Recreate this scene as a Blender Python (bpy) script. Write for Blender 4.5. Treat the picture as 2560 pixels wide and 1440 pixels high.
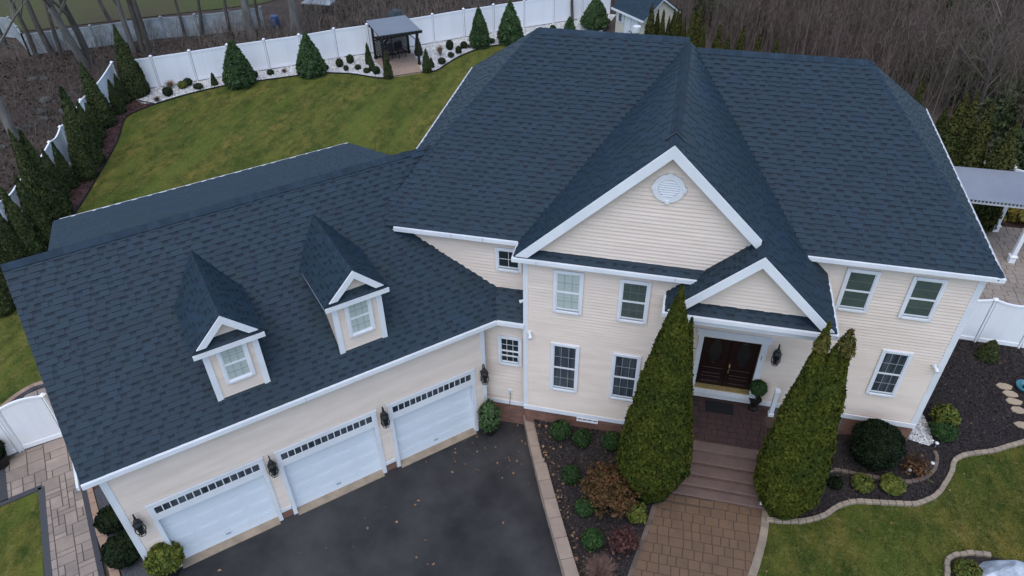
import bpy, bmesh, math, random
import numpy as np
from mathutils import Vector, Matrix
random.seed(7)
for o in list(bpy.data.objects): bpy.data.objects.remove(o)
SC=bpy.context.scene; COL=SC.collection
D={"cam":[3.2121798376739124,-14.761691219486115,17.770121115644326],"rot":[[0.974592506196603,0.2235928128854891,-0.013255221287445086],[-0.12988542478250456,0.6123727028008752,0.7798265507748626],[0.18248074773655668,-0.75829145247082,0.6258552946290392]],"f":1855.0805724160837,"row":[[-26.541,19.368,0.0,4.05,0.709],[-26.672,18.32,0.0,1.69,0.337],[-26.19,17.219,0.0,1.85,0.351],[-26.029,15.661,0.0,3.47,0.661],[-25.353,14.306,0.0,1.95,0.352],[-24.825,13.315,0.0,2.49,0.364],[-23.913,11.828,0.0,3.91,0.606],[-23.231,10.621,0.0,3.09,0.493],[-23.403,9.669,0.0,2.33,0.335],[-23.151,8.817,0.0,2.45,0.328],[-22.335,7.472,0.0,4.03,0.581],[-22.251,6.946,0.0,4.39,0.573],[-21.408,5.587,0.0,3.21,0.435],[-21.271,4.684,0.0,3.13,0.45],[-21.509,4.152,0.0,2.71,0.444],[-20.536,2.713,0.0,2.53,0.402],[-19.784,1.303,0.0,2.75,0.408]],"loose":[[-21.785,22.046,0.0,2.67,0.94],[-18.313,24.309,0.0,2.49,0.891],[-9.545,30.563,0.0,2.45,0.67],[-7.77,31.645,0.0,2.63,0.859],[-2.76,35.341,0.0,2.05,0.893],[-4.353,34.417,0.0,0.95,0.376]],"narrow":[[-15.525,26.467,0.0,1.33,0.259],[-14.961,25.537,0.0,0.91,0.218],[-13.588,24.65,0.0,1.71,0.321],[-11.613,25.968,0.0,1.43,0.337],[-11.577,26.715,0.0,0.61,0.183],[-12.967,28.411,0.0,1.35,0.278],[-23.32,21.726,0.0,0.75,0.212]],"globes":[[-25.165,19.856,0.0,0.275,0.612],[-24.937,20.968,0.0,0.257,0.49],[-24.857,21.388,0.0,0.259,0.493],[-23.999,21.095,0.0,0.268,0.355],[-21.555,23.182,0.0,0.239,0.479],[-20.797,23.795,0.0,0.205,0.299],[-17.162,25.757,0.0,0.233,0.585],[-16.745,26.395,0.0,0.223,0.614],[-17.766,25.153,0.0,0.134,0.348],[-16.52,25.231,0.0,0.146,0.393],[-15.87,25.544,0.0,0.183,0.325],[-15.182,25.183,0.0,0.181,0.322],[-14.514,25.112,0.0,0.228,0.549],[-11.127,27.402,0.0,0.234,0.422],[-10.858,28.479,0.0,0.188,0.382],[-11.304,29.71,0.0,0.243,0.731],[-10.567,29.187,0.0,0.19,0.555],[-10.477,30.077,0.0,0.218,0.513],[-8.956,31.289,0.0,0.208,0.372],[-5.499,34.46,0.0,0.189,0.257]],"drygrass":[[-25.646,20.847,0.0,0.351,0.535],[-25.359,19.054,0.0,0.249,0.345],[-11.604,28.606,0.0,0.302,0.815],[-20.104,24.197,0.0,0.194,0.277],[-10.192,30.2,0.0,0.18,0.294]],"backarb":[[1.208,28.683,0.0,3.6,0.287],[1.555,29.425,0.0,3,0.194],[1.88,29.01,0.0,3.2,0.192],[2.232,29.19,0.0,2.8,0.18],[2.477,29.43,0.0,3.1,0.181],[2.697,29.542,0.0,3.1,0.169],[2.851,29.641,0.0,3.1,0.169],[3.141,29.387,0.0005707779875,2.7,0.156],[3.562,28.981,0.008636871159259252,3.2,0.238],[3.887,29.044,0.020685832536574078,3.4,0.262],[4.228,28.623,0.03798164885925925,2.8,0.165],[5.058,27.772,0.09528392509999997,2.9,0.255],[5.614,27.718,0.14141138295925923,2.4,0.231],[6.318,27.602,0.20272078609999997,2.8,0.229],[7.192,27.25,0.27381125499259257,2.5,0.204],[8.168,27.015,0.33167657434074066,2.5,0.202],[14.159,20.954,0.35,3.0,0.252],[14.275,15.766,0.35,4.6,0.553],[14.564,15.567,0.35,4.8,0.429],[15.055,15.125,0.35,4.6,0.474],[15.881,14.499,0.35,4.2,0.498],[14.08,16.801,0.35,3.6,0.398]],"fence_back":[[-27.464,20.063,1.92],[-26.34,20.824,1.92],[-24.635,22.02,1.92],[-22.937,23.303,1.92],[-21.194,24.491,1.92],[-19.47,25.631,1.92],[-17.811,26.99,1.92],[-16.088,28.104,1.92],[-14.375,29.31,1.92],[-12.639,30.62,1.92],[-10.954,31.95,1.92],[-9.257,33.149,1.92],[-7.464,34.389,1.92],[-5.679,35.65,1.92],[-3.9,36.935,1.92],[-2.155,38.239,1.92]],"fence_left":[[-27.984,19.606,1.92],[-26.386,14.884,1.92],[-25.329,12.039,1.92],[-24.751,10.584,1.92],[-23.551,7.228,1.92],[-23.149,5.532,1.92],[-22.306,2.97,1.92]],"fence_far":[[-37.488,23.515,1.45],[-35.915,24.61,1.45],[-34.102,25.619,1.45],[-32.42,26.922,1.45],[-30.558,27.973,1.45],[-28.582,28.819,1.45],[-26.734,29.888,1.45],[-24.971,31.04,1.45]],"fence_far2":[[-37.488,23.515,1.45],[-38.733,24.591,1.45],[-40.594,26.002,1.45],[-42.238,26.09,1.45]],"fence_right":[[12.857,6.791,2.2],[14.167,6.754,2.2],[15.511,6.732,2.2],[16.825,6.71,2.2]],"fence_rr":[[16.039,16.668,2.2],[16.518,16.488,2.2],[17.199,16.183,2.2],[17.721,15.955,2.2]],"fence_l":[[-14.545,-4.055,1.85],[-13.528,-3.214,1.85]],"fence_lb":[[-14.994,-4.259,0.0],[-14.744,-4.003,0.0],[-13.82,-3.228,0.0]],"shed":[[-1.478,33.315,2.3],[0.597,31.216,2.3],[2.026,31.195,3.2],[3.219,32.888,2.3]],"trunks":[[-37.24,23.715,0.0,0.141],[-36.131,23.93,0.0,0.167],[-35.47,23.922,0.0,0.128],[-32.81,22.78,0.0,0.236],[-32.673,23.132,0.0,0.2],[-31.253,25.428,0.0,0.155],[-30.717,25.671,0.0,0.194],[-30.381,25.736,0.0,0.168],[-29.21,28.127,0.0,0.094],[-28.386,28.735,0.0,0.108],[-26.9,29.783,0.0,0.109],[-24.931,29.171,0.0,0.267],[-24.737,30.196,0.0,0.095],[-22.243,29.911,0.0,0.201],[-21.91,30.126,0.0,0.228],[-17.822,34.736,0.0,0.085],[-16.17,35.386,0.0,0.071],[-15.291,36.066,0.0,0.071],[-12.403,37.836,0.0,0.087],[-30.106,13.571,0.0,0.229],[-39.989,24.445,0.0,0.105],[-36.053,29.792,0.0,0.126],[-20.49,35.701,0.0,0.087]],"lawn":[[-25.208,18.673,0.0],[-25.791,17.417,0.0],[-25.68,16.443,0.0],[-24.567,14.334,0.0],[-23.531,11.765,0.0],[-22.111,7.919,0.0],[-21.22,4.829,0.0],[-20.698,2.395,0.0],[-20.58,0.896,0.0],[-19.587,-2.944,0.0],[-18.19,-4.341,0.0]],"bededge":[[-25.208,18.673,0.0],[-24.123,20.242,0.0],[-22.392,21.948,0.0],[-21.17,22.657,0.0],[-19.978,23.368,0.0],[-18.298,24.364,0.0],[-17.68,24.608,0.0],[-15.962,24.761,0.0],[-14.739,24.578,0.0],[-14.087,24.527,0.0],[-13.472,24.767,0.0],[-11.939,25.795,0.0],[-11.159,26.195,0.0],[-10.798,27.334,0.0],[-10.269,28.88,0.0],[-9.147,30.468,0.0],[-7.345,31.596,0.0],[-4.743,32.967,0.0],[-2.248,34.038,0.0]],"pav_pg":[[-13.472,24.767,0.0],[-11.939,25.795,0.0],[-12.884,27.773,0.0],[-13.81,29.08,0.0],[-15.499,27.397,0.0],[-14.999,26.579,0.0]],"pg_posts":[[-15.402,27.283,0.0],[-13.679,28.624,0.0],[-12.427,26.953,0.0],[-14.164,25.606,0.0]],"pg_roof":[[-15.842,27.539,2.25],[-13.814,28.944,2.25],[-12.166,27.004,2.12],[-14.286,25.59,2.12]],"front_sh":[[1.158,-0.469,0.583,0.284,0.587],[1.82,-0.582,0.572,0.246,0.492],[2.663,-0.556,0.574,0.245,0.6],[1.698,-1.81,0.391,0.237,0.646],[3.923,-1.742,0.4,0.5,0.476],[2.239,-2.742,0.35,0.239,0.477],[3.624,-2.609,0.35,0.259,0.453],[2.581,-3.679,0.35,0.262,0.648],[9.996,0.718,0.428,0.777,1.425],[8.919,-0.408,0.353,0.168,0.319],[9.64,-0.28,0.357,0.257,0.383],[10.418,-0.172,0.362,0.289,0.424],[12.243,2.52,0.35,0.362,0.918],[12.194,2.16,0.35,0.357,0.567],[14.349,6.017,0.35,0.385,0.834],[11.813,-2.559,0.35,0.301,0.477]],"bare_sh":[[2.849,-2.3,0.351,0.743,1.415],[3.367,-3.603,0.35,0.438,0.893],[2.901,-4.497,0.35,0.455,0.77],[11.151,0.532,0.403,0.419,0.712]],"bigarb":[[3.87,-1.65,0.412,7.19],[7.263,-1.522,0.35,6.47]],"edge_out":[[7.022,-1.957,0.35],[7.498,-1.915,0.35],[8.02,-1.775,0.35],[8.556,-1.479,0.35],[8.839,-1.212,0.35],[9.12,-0.994,0.35],[9.555,-0.806,0.35],[10.236,-0.722,0.35],[10.919,-0.598,0.35],[11.366,-0.37,0.352],[11.678,-0.076,0.352],[11.979,0.401,0.35],[12.197,0.799,0.35],[12.353,1.192,0.35],[12.563,1.429,0.35],[13.036,1.635,0.35],[13.629,1.884,0.35],[14.129,2.174,0.35],[14.575,2.439,0.35],[15.598,3.192,0.35]],"edge_in":[[8.739,-0.003,0.372],[9.129,0.145,0.382],[9.552,0.086,0.378],[10.191,0.099,0.379],[10.929,0.121,0.38],[11.329,0.307,0.377],[11.664,0.674,0.36],[11.874,1.087,0.35],[11.903,1.344,0.35],[11.827,1.625,0.352]],"edge_in2":[[7.075,-1.625,0.35],[7.355,-1.667,0.35],[7.773,-1.613,0.35]],"edge_br":[[11.32,-2.979,0.35],[11.394,-2.524,0.35],[11.481,-2.188,0.35],[11.784,-1.959,0.35],[12.24,-1.824,0.35],[12.617,-1.822,0.35]],"gravelpad":[[11.592,2.972,0.35],[11.805,2.886,0.35],[11.929,2.394,0.35],[11.903,1.795,0.35],[11.762,1.638,0.356],[11.119,1.693,0.451]],"walkL":[[4.106,-1.954,0.375],[3.999,-2.609,0.35],[3.814,-3.508,0.35],[3.641,-4.351,0.35],[3.443,-5.254,0.35]],"walkR":[[7.036,-1.556,0.35],[6.997,-2.075,0.35],[6.907,-2.647,0.35],[6.739,-3.328,0.35],[6.632,-3.689,0.35],[6.331,-4.613,0.35]],"boulder":[[11.913,-2.847,0.35],[13.22,-2.34,0.35]],"boulder_pts":[12.531,-2.544,0.35,0.796,0.853],"stones":[[14.554,4.681,0.35],[14.646,4.366,0.35],[14.664,4.042,0.35],[14.672,3.69,0.35],[14.648,3.065,0.35]],"teal":[15.083,4.671,0.35],"solar":[[4.044,-1.991,0.371],[11.912,1.615,0.35],[11.353,0.448,0.382],[10.947,0.387,0.4],[11.635,0.807,0.365]],"pot":[-1.039,-0.316,0.0],"potbl":[-8.088,-6.74,0.0],"potl":[-14.906,-4.635,0.0],"sidesh":[[-10.411,-5.773,0.0],[-9.498,-6.585,0.0]],"pavL":[[-14.777,-4.83,0.0],[-13.924,-5.696,0.0],[-13.229,-5.056,0.0],[-11.086,-7.404,0.0],[-10.111,-8.494,0.0],[-8.704,-8.181,0.0],[-9.723,-7.102,0.0],[-11.877,-4.942,0.0],[-12.857,-3.961,0.0],[-14.015,-3.107,0.0]],"darkR":[[-12.647,-4.216,0.0],[-11.877,-4.942,0.0],[-9.723,-7.102,0.0],[-8.834,-8.002,0.0]],"tan":[[-11.764,-4.917,0.0],[-10.972,-5.663,0.0],[-9.375,-7.025,0.0],[-8.492,-7.926,0.0]],"darkL":[[-14.364,-6.278,0.0],[-13.978,-5.817,0.0],[-13.229,-5.056,0.0],[-11.086,-7.404,0.0],[-10.111,-8.494,0.0]],"darkL2":[[-15.144,-4.46,0.0],[-14.369,-5.249,0.0],[-13.924,-5.696,0.0]],"arcL":[[-15.958,-1.33,0.0],[-16.355,-1.603,0.0],[-16.576,-2.075,0.0],[-16.65,-2.521,0.0],[-16.671,-2.928,0.0],[-16.478,-3.968,0.0]],"patR":[[15.668,14.393,0.35],[18.492,13.808,0.35],[18.093,8.965,0.35],[14.937,9.314,0.35]],"rpost":[[16.575,14.074,0.35],[16.606,11.904,0.35]],"rroof":[[14.054,13.947,3.1],[17.728,13.981,3.1],[17.358,11.678,2.95],[14.187,11.739,2.95]],"yel":[[16.458,15.49,0.35,0.381,0.484],[16.69,14.976,0.35,0.334,0.477],[17.273,15.231,0.35,0.302,0.415],[17.799,15.033,0.35,0.332,0.412]],"blue":[[-24.3,31.377,0.0],[-16.899,35.079,0.0]],"neigh":[[-49.716,27.202,0.0],[-41.225,27.362,0.0],[-27.782,35.691,0.0],[-23.073,43.618,0.0],[-55.107,57.5,0.0],[-73.446,46.299,0.0]],"table":[-22.537,34.705,0.0],"mat":[[5.254,1.898,1.16],[6.108,1.861,1.16],[6.13,1.451,1.16],[5.231,1.421,1.16]],"topi":[6.688,1.604,1.16],"newel":[6.914,-1.436,0.51],"newel2":[7.37,1.934,1.16],"leafpx":[[3.899,-2.071,0.364],[5.432,-1.952,0.375]]}
# ---------------------------------------------------------------- camera
cam=bpy.data.cameras.new('camera'); co=bpy.data.objects.new('camera',cam); COL.objects.link(co)
cam.sensor_width=36; cam.lens=D['f']/2560*36; cam.clip_end=400; cam.clip_start=.1
r_,u_,b_=[Vector(v) for v in D['rot']]
co.matrix_world=Matrix.Translation(D['cam']) @ Matrix((r_,u_,b_)).transposed().to_4x4()
SC.camera=co
CAMP=Vector(D['cam'])
# ---------------------------------------------------------------- sky, sun, exposure
SUN_EL,SUN_AZ=math.radians(66),math.radians(182)
w=bpy.data.worlds.new('World'); SC.world=w; w.use_nodes=True
nt=w.node_tree; bg=nt.nodes['Background']; sky=nt.nodes.new('ShaderNodeTexSky'); sky.sky_type='NISHITA'
sky.sun_disc=False; sky.sun_elevation=SUN_EL; sky.sun_rotation=SUN_AZ; sky.air_density=1.0; sky.dust_density=.6; sky.ozone_density=.2
nt.links.new(sky.outputs[0],bg.inputs[0]); bg.inputs[1].default_value=.15
sl=bpy.data.lights.new('sun','SUN'); so=bpy.data.objects.new('sun',sl); COL.objects.link(so)
sl.energy=.95; sl.angle=math.radians(60); sl.color=(1,.97,.93)
sd=Vector((math.sin(SUN_AZ)*math.cos(SUN_EL),math.cos(SUN_AZ)*math.cos(SUN_EL),math.sin(SUN_EL)))
so.rotation_euler=sd.to_track_quat('Z','Y').to_euler(); so.location=(0,0,40)
SC.view_settings.view_transform='Standard'; SC.view_settings.look='None'; SC.view_settings.gamma=1; SC.view_settings.use_curve_mapping=False
SC.view_settings.exposure=.78
# ---------------------------------------------------------------- materials
def material(name,col,rough=.8,var=0.,vscale=3.,col2=None,island=0.,bump=0.,bscale=40.,spec=.3,stretch=None,metal=0.,detail=4.,trans=0.):
    m=bpy.data.materials.new(name); m.use_nodes=True; n=m.node_tree; L=n.links; B=n.nodes['Principled BSDF']
    B.inputs['Roughness'].default_value=rough; B.inputs['Specular IOR Level'].default_value=spec; B.inputs['Metallic'].default_value=metal
    c=n.nodes.new('ShaderNodeRGB'); c.outputs[0].default_value=(*col,1); out=c.outputs[0]
    tc=n.nodes.new('ShaderNodeTexCoord'); src=tc.outputs['Object']
    geo=n.nodes.new('ShaderNodeNewGeometry')
    if stretch:
        mp=n.nodes.new('ShaderNodeMapping'); mp.inputs['Scale'].default_value=stretch; L.new(geo.outputs['Position'],mp.inputs[0]); src=mp.outputs[0]
    else: src=geo.outputs['Position']
    if col2 is not None or var>0:
        nz=n.nodes.new('ShaderNodeTexNoise'); nz.inputs['Scale'].default_value=vscale; nz.inputs['Detail'].default_value=detail; nz.inputs['Roughness'].default_value=.6; L.new(src,nz.inputs['Vector'])
        mr=n.nodes.new('ShaderNodeMapRange'); mr.inputs[1].default_value=.33; mr.inputs[2].default_value=.67; L.new(nz.outputs[0],mr.inputs[0])
        mx=n.nodes.new('ShaderNodeMix'); mx.data_type='RGBA'; L.new(mr.outputs[0],mx.inputs[0]); L.new(out,mx.inputs[6])
        c2=col2 if col2 is not None else tuple(v*(1-var) for v in col); mx.inputs[7].default_value=(*c2,1); out=mx.outputs[2]
    if island>0:
        hs=n.nodes.new('ShaderNodeHueSaturation'); m2=n.nodes.new('ShaderNodeMapRange'); m2.inputs[3].default_value=1-island; m2.inputs[4].default_value=1+island
        L.new(geo.outputs['Random Per Island'],m2.inputs[0]); L.new(m2.outputs[0],hs.inputs['Value'])
        oi=n.nodes.new('ShaderNodeObjectInfo'); m3=n.nodes.new('ShaderNodeMapRange'); m3.inputs[3].default_value=1-island*.5; m3.inputs[4].default_value=1+island*.5
        L.new(oi.outputs['Random'],m3.inputs[0]); ml=n.nodes.new('ShaderNodeMath'); ml.operation='MULTIPLY'; L.new(m2.outputs[0],ml.inputs[0]); L.new(m3.outputs[0],ml.inputs[1]); L.new(ml.outputs[0],hs.inputs['Value'])
        L.new(out,hs.inputs['Color']); out=hs.outputs[0]
    L.new(out,B.inputs['Base Color'])
    if bump>0:
        nb=n.nodes.new('ShaderNodeTexNoise'); nb.inputs['Scale'].default_value=bscale; nb.inputs['Detail'].default_value=5; L.new(src,nb.inputs['Vector'])
        bp=n.nodes.new('ShaderNodeBump'); bp.inputs['Strength'].default_value=bump; bp.inputs['Distance'].default_value=.03; L.new(nb.outputs[0],bp.inputs['Height']); L.new(bp.outputs[0],B.inputs['Normal'])
    return m
M={}
def lawn_material(name,k=1.,island=0.):
    m=bpy.data.materials.new(name); m.use_nodes=True; n=m.node_tree; L=n.links; B=n.nodes['Principled BSDF']; B.inputs['Roughness'].default_value=.95; B.inputs['Specular IOR Level'].default_value=.08
    geo=n.nodes.new('ShaderNodeNewGeometry')
    def noise(sc,det,stretch=(1,1,1),rot=0,lo=.36,hi=.66):
        mp=n.nodes.new('ShaderNodeMapping'); mp.inputs['Scale'].default_value=stretch; mp.inputs['Rotation'].default_value=(0,0,rot); L.new(geo.outputs['Position'],mp.inputs[0])
        z=n.nodes.new('ShaderNodeTexNoise'); z.inputs['Scale'].default_value=sc; z.inputs['Detail'].default_value=det; z.inputs['Roughness'].default_value=.65; L.new(mp.outputs[0],z.inputs['Vector'])
        r=n.nodes.new('ShaderNodeMapRange'); r.inputs[1].default_value=lo; r.inputs[2].default_value=hi; L.new(z.outputs[0],r.inputs[0]); return r.outputs[0]
    def mix(f,a,b):
        x=n.nodes.new('ShaderNodeMix'); x.data_type='RGBA'; L.new(f,x.inputs[0])
        for i,v in ((6,a),(7,b)):
            if isinstance(v,tuple): x.inputs[i].default_value=(*[q*k for q in v],1)
            else: L.new(v,x.inputs[i])
        return x.outputs[2]
    a=mix(noise(.75,5,(1,.42,1),.22),(.078,.103,.020),(.200,.165,.040))
    b=mix(noise(2.3,7,(1,.55,1),.22,.42,.70),a,(.042,.068,.014))
    c=mix(noise(5.,6,(1,1,1),0,.55,.85),b,(.27,.235,.085))
    d=mix(noise(.34,2,(2.6,.30,1),.22,.48,.75),c,(.13,.155,.030)); out=d
    if island:
        hs=n.nodes.new('ShaderNodeHueSaturation'); m2=n.nodes.new('ShaderNodeMapRange'); m2.inputs[3].default_value=1-island; m2.inputs[4].default_value=1+island; L.new(geo.outputs['Random Per Island'],m2.inputs[0]); L.new(m2.outputs[0],hs.inputs['Value']); L.new(out,hs.inputs['Color']); out=hs.outputs[0]
    L.new(out,B.inputs['Base Color']); nb=n.nodes.new('ShaderNodeTexNoise'); nb.inputs['Scale'].default_value=45; nb.inputs['Detail'].default_value=6; L.new(geo.outputs['Position'],nb.inputs['Vector'])
    bp=n.nodes.new('ShaderNodeBump'); bp.inputs['Strength'].default_value=.8; bp.inputs['Distance'].default_value=.03; L.new(nb.outputs[0],bp.inputs['Height']); L.new(bp.outputs[0],B.inputs['Normal'])
    return m
M['shingle']=material('shingle_mat',(.0125,.028,.047),.66,col2=(.011,.028,.038),vscale=1.6,island=.12,bump=.15,bscale=90,spec=.40)
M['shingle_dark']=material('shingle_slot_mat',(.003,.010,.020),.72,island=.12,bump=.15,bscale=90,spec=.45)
M['roofbase']=material('roof_underlay_mat',(.03,.038,.052),.95,var=.3,bump=.2)
M['ridge']=material('ridge_cap_mat',(.028,.046,.066),.9,var=.25,vscale=4,island=.15,bump=.3,bscale=90,spec=.25)
M['siding']=material('siding_mat',(.765,.640,.545),.6,col2=(.69,.57,.47),vscale=.9,island=.045,bump=.06,bscale=12,stretch=(1,1,5))
M['white']=material('white_trim_mat',(.80,.80,.81),.45,col2=(.70,.71,.73),vscale=1.3,bump=.03,bscale=9)
M['vinyl']=material('white_vinyl_mat',(.88,.88,.89),.4,col2=(.84,.845,.86),vscale=.5,island=.02)
M['oldvinyl']=material('weathered_vinyl_mat',(.40,.42,.44),.6,col2=(.24,.26,.25),vscale=1.8,island=.06)
M['door']=material('garage_door_mat',(.76,.80,.84),.45,col2=(.72,.76,.80),vscale=.7,bump=.03,bscale=30,stretch=(1,1,7))
M['glass']=material('window_glass_mat',(.02,.028,.03),.06,spec=.6)
M['glass_drape']=material('curtained_glass_mat',(.020,.026,.034),.08,col2=(.085,.10,.115),vscale=9,stretch=(1,.2,.08),spec=.4)
M['glass_blind']=material('blind_glass_mat',(.50,.55,.50),.2,col2=(.42,.47,.43),vscale=6,stretch=(.2,.2,3),spec=.5)
M['glass_green']=material('screened_glass_mat',(.06,.082,.076),.12,col2=(.085,.11,.09),vscale=2,spec=.5)
M['screen']=material('sill_track_mat',(.30,.32,.34),.6)
M['brick']=material('brick_mat',(.24,.12,.085),.9,col2=(.19,.10,.075),vscale=6,island=.3,bump=.3)
M['mortar']=material('mortar_mat',(.22,.19,.17),.95,var=.3,bump=.2)
M['asphalt']=material('asphalt_mat',(.015,.0145,.016),.62,col2=(.058,.054,.054),vscale=.55,bump=.5,bscale=120,detail=9,spec=.35)
M['concrete']=material('apron_concrete_mat',(.40,.31,.22),.9,col2=(.27,.21,.15),vscale=3,bump=.3)
M['mulch']=material('dark_mulch_mat',(.024,.020,.021),.95,col2=(.040,.030,.028),vscale=9,bump=.9,bscale=45)
M['redmulch']=material('red_mulch_mat',(.075,.038,.034),.95,col2=(.05,.028,.026),vscale=7,bump=.9,bscale=45)
M['lawn']=lawn_material('lawn_mat',.92)
M['grass']=lawn_material('grass_blade_mat',.96,.25)
M['woods']=material('forest_floor_mat',(.098,.070,.056),.95,col2=(.056,.046,.038),vscale=1.1,bump=1.,bscale=14,detail=8,spec=.1)
M['farlawn']=material('far_lawn_mat',(.075,.092,.030),.95,col2=(.090,.066,.045),vscale=.12,bump=.5,bscale=20,spec=.1)
M['gravel']=material('white_gravel_mat',(.62,.60,.57),.9,col2=(.45,.43,.41),vscale=14,bump=.9,bscale=60)
M['pebble']=material('pebble_mat',(.66,.645,.62),.85,island=.25)
M['greygravel']=material('grey_gravel_mat',(.11,.11,.12),.9,col2=(.05,.05,.055),vscale=25,bump=.9,bscale=60)
M['paver_brown']=material('walk_paver_mat',(.178,.106,.062),.85,col2=(.138,.086,.054),vscale=2.2,island=.10,bump=.3)
M['paver_red']=material('porch_paver_mat',(.078,.040,.037),.8,col2=(.058,.036,.034),vscale=2.2,island=.25,bump=.3)
M['joint']=material('paver_joint_mat',(.085,.056,.038),.95,bump=.3)
M['joint_pale']=material('sand_joint_mat',(.17,.14,.12),.95,bump=.3)
M['step']=material('step_stone_mat',(.165,.108,.092),.85,col2=(.125,.083,.072),vscale=2.5,bump=.3)
M['step_riser']=material('step_riser_mat',(.10,.052,.042),.9,col2=(.17,.10,.07),vscale=12,bump=.4)
M['paver_tan']=material('side_paver_mat',(.37,.29,.235),.85,col2=(.27,.22,.19),vscale=1.6,island=.34,bump=.3)
M['paver_edge']=material('tan_edge_paver_mat',(.36,.235,.165),.85,col2=(.30,.20,.15),vscale=1.6,island=.15,bump=.3)
M['paver_dark']=material('charcoal_paver_mat',(.055,.056,.062),.85,island=.15,bump=.3)
M['paver_patio']=material('patio_paver_mat',(.34,.28,.23),.85,col2=(.28,.23,.19),vscale=1.6,island=.12,bump=.3)
M['pergola_floor']=material('pergola_floor_mat',(.37,.26,.195),.85,var=.15,island=.06,bump=.2)
M['wallstone']=material('retaining_stone_mat',(.31,.235,.18),.9,col2=(.25,.19,.15),vscale=3,island=.12,bump=.4)
M['edge']=material('edging_stone_mat',(.32,.25,.18),.9,col2=(.24,.19,.145),vscale=4,island=.15,bump=.4)
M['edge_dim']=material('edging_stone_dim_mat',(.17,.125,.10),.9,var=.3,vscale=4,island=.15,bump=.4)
M['flag']=material('flagstone_mat',(.40,.30,.20),.9,col2=(.33,.25,.18),vscale=4,island=.1,bump=.4)
M['black']=material('black_metal_mat',(.010,.010,.011),.45,spec=.5)
M['blackwood']=material('black_stained_wood_mat',(.016,.015,.015),.6)
M['metalroof']=material('grey_panel_roof_mat',(.20,.215,.24),.6,col2=(.175,.19,.215),vscale=.8)
M['palegrey']=material('pale_panel_roof_mat',(.25,.26,.29),.6,col2=(.21,.22,.25),vscale=.8)
M['doorwood']=material('dark_door_mat',(.020,.008,.007),.35,var=.3,vscale=5,stretch=(6,1,1),spec=.4)
M['ovalglass']=material('oval_glass_mat',(.018,.020,.019),.2,var=.5,vscale=20,spec=.6)
M['gold']=material('brass_mat',(.72,.52,.20),.3,metal=.9)
M['yellow']=material('threshold_mat',(.40,.29,.12),.5,var=.25,vscale=8)
M['mat']=material('doormat_mat',(.014,.014,.015),.95,bump=.5)
M['arb']=material('arborvitae_leaf_mat',(.070,.076,.011),.8,col2=(.036,.050,.010),vscale=1.6,island=.30,spec=.06)
M['arbtip']=material('arborvitae_tip_mat',(.115,.075,.016),.7,col2=(.06,.068,.014),vscale=3,island=.3,spec=.2)
M['rowarb']=material('hedge_leaf_mat',(.054,.062,.019),.75,col2=(.032,.048,.016),vscale=.9,island=.3,spec=.2)
M['olivearb']=material('olive_arborvitae_mat',(.070,.064,.018),.8,col2=(.040,.048,.014),vscale=.9,island=.3,spec=.08)
M['conifer']=material('conifer_leaf_mat',(.070,.115,.040),.75,col2=(.042,.078,.030),vscale=1.5,island=.4,spec=.2)
M['box']=material('boxwood_leaf_mat',(.030,.064,.014),.7,col2=(.020,.044,.013),vscale=5,island=.4,spec=.2)
M['darkbox']=material('holly_leaf_mat',(.016,.026,.010),.7,col2=(.008,.015,.007),vscale=3,island=.4,spec=.1)
M['globe']=material('globe_leaf_mat',(.020,.034,.014),.75,col2=(.030,.046,.016),vscale=5,island=.4,spec=.2)
M['yellowleaf']=material('gold_leaf_mat',(.14,.135,.020),.7,col2=(.055,.085,.018),vscale=6,island=.35,spec=.2)
M['goldleaf']=material('amber_leaf_mat',(.24,.17,.03),.7,col2=(.12,.12,.03),vscale=4,island=.35,spec=.2)
M['brownleaf']=material('russet_leaf_mat',(.135,.060,.026),.8,col2=(.060,.048,.016),vscale=4,island=.4,spec=.15)
M['redtwig']=material('red_twig_mat',(.100,.040,.034),.85,var=.4,vscale=5,island=.3)
M['tantwig']=material('tan_twig_mat',(.26,.155,.115),.85,var=.4,vscale=5,island=.3)
M['drygrass']=material('dry_grass_mat',(.33,.24,.17),.9,island=.3)
M['bark']=material('bark_mat',(.115,.100,.085),.9,col2=(.065,.055,.046),vscale=4,bump=.6,bscale=14,stretch=(1,1,.3))
M['bark_pale']=material('pale_bark_mat',(.20,.185,.165),.9,col2=(.12,.11,.095),vscale=4,bump=.6,bscale=14,stretch=(1,1,.3))
M['birch']=material('birch_bark_mat',(.42,.40,.37),.8,var=.4,vscale=4)
M['twig']=material('brush_twig_mat',(.19,.145,.122),.9,col2=(.125,.108,.085),vscale=.35,island=.35,spec=.1)
M['twigred']=material('red_brush_twig_mat',(.21,.140,.122),.9,col2=(.135,.118,.085),vscale=.3,island=.35,spec=.1)
M['brushgreen']=material('evergreen_brush_mat',(.040,.060,.022),.8,col2=(.075,.075,.036),vscale=.4,island=.45,spec=.1)
M['brushdark']=material('thicket_shade_mat',(.020,.016,.013),1.,col2=(.034,.026,.020),vscale=.6,bump=.8,bscale=6,spec=0)
M['litter']=material('leaf_litter_mat',(.090,.058,.044),.9,col2=(.055,.040,.032),vscale=.7,island=.45,spec=.1)
M['leaf']=material('fallen_leaf_mat',(.25,.14,.07),.85,island=.45)
M['rock']=material('field_stone_mat',(.085,.085,.072),.9,col2=(.05,.052,.042),vscale=3,island=.3,bump=.5,bscale=8)
M['boulder']=material('white_boulder_mat',(.60,.63,.68),.7,col2=(.25,.29,.34),vscale=3.2,bump=1.,bscale=6,detail=6)
M['pot']=material('dark_pot_mat',(.014,.013,.013),.5)
M['teal']=material('teal_glaze_mat',(.04,.16,.19),.3,spec=.5)
M['blue']=material('blue_plastic_mat',(.015,.07,.20),.4)
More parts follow.
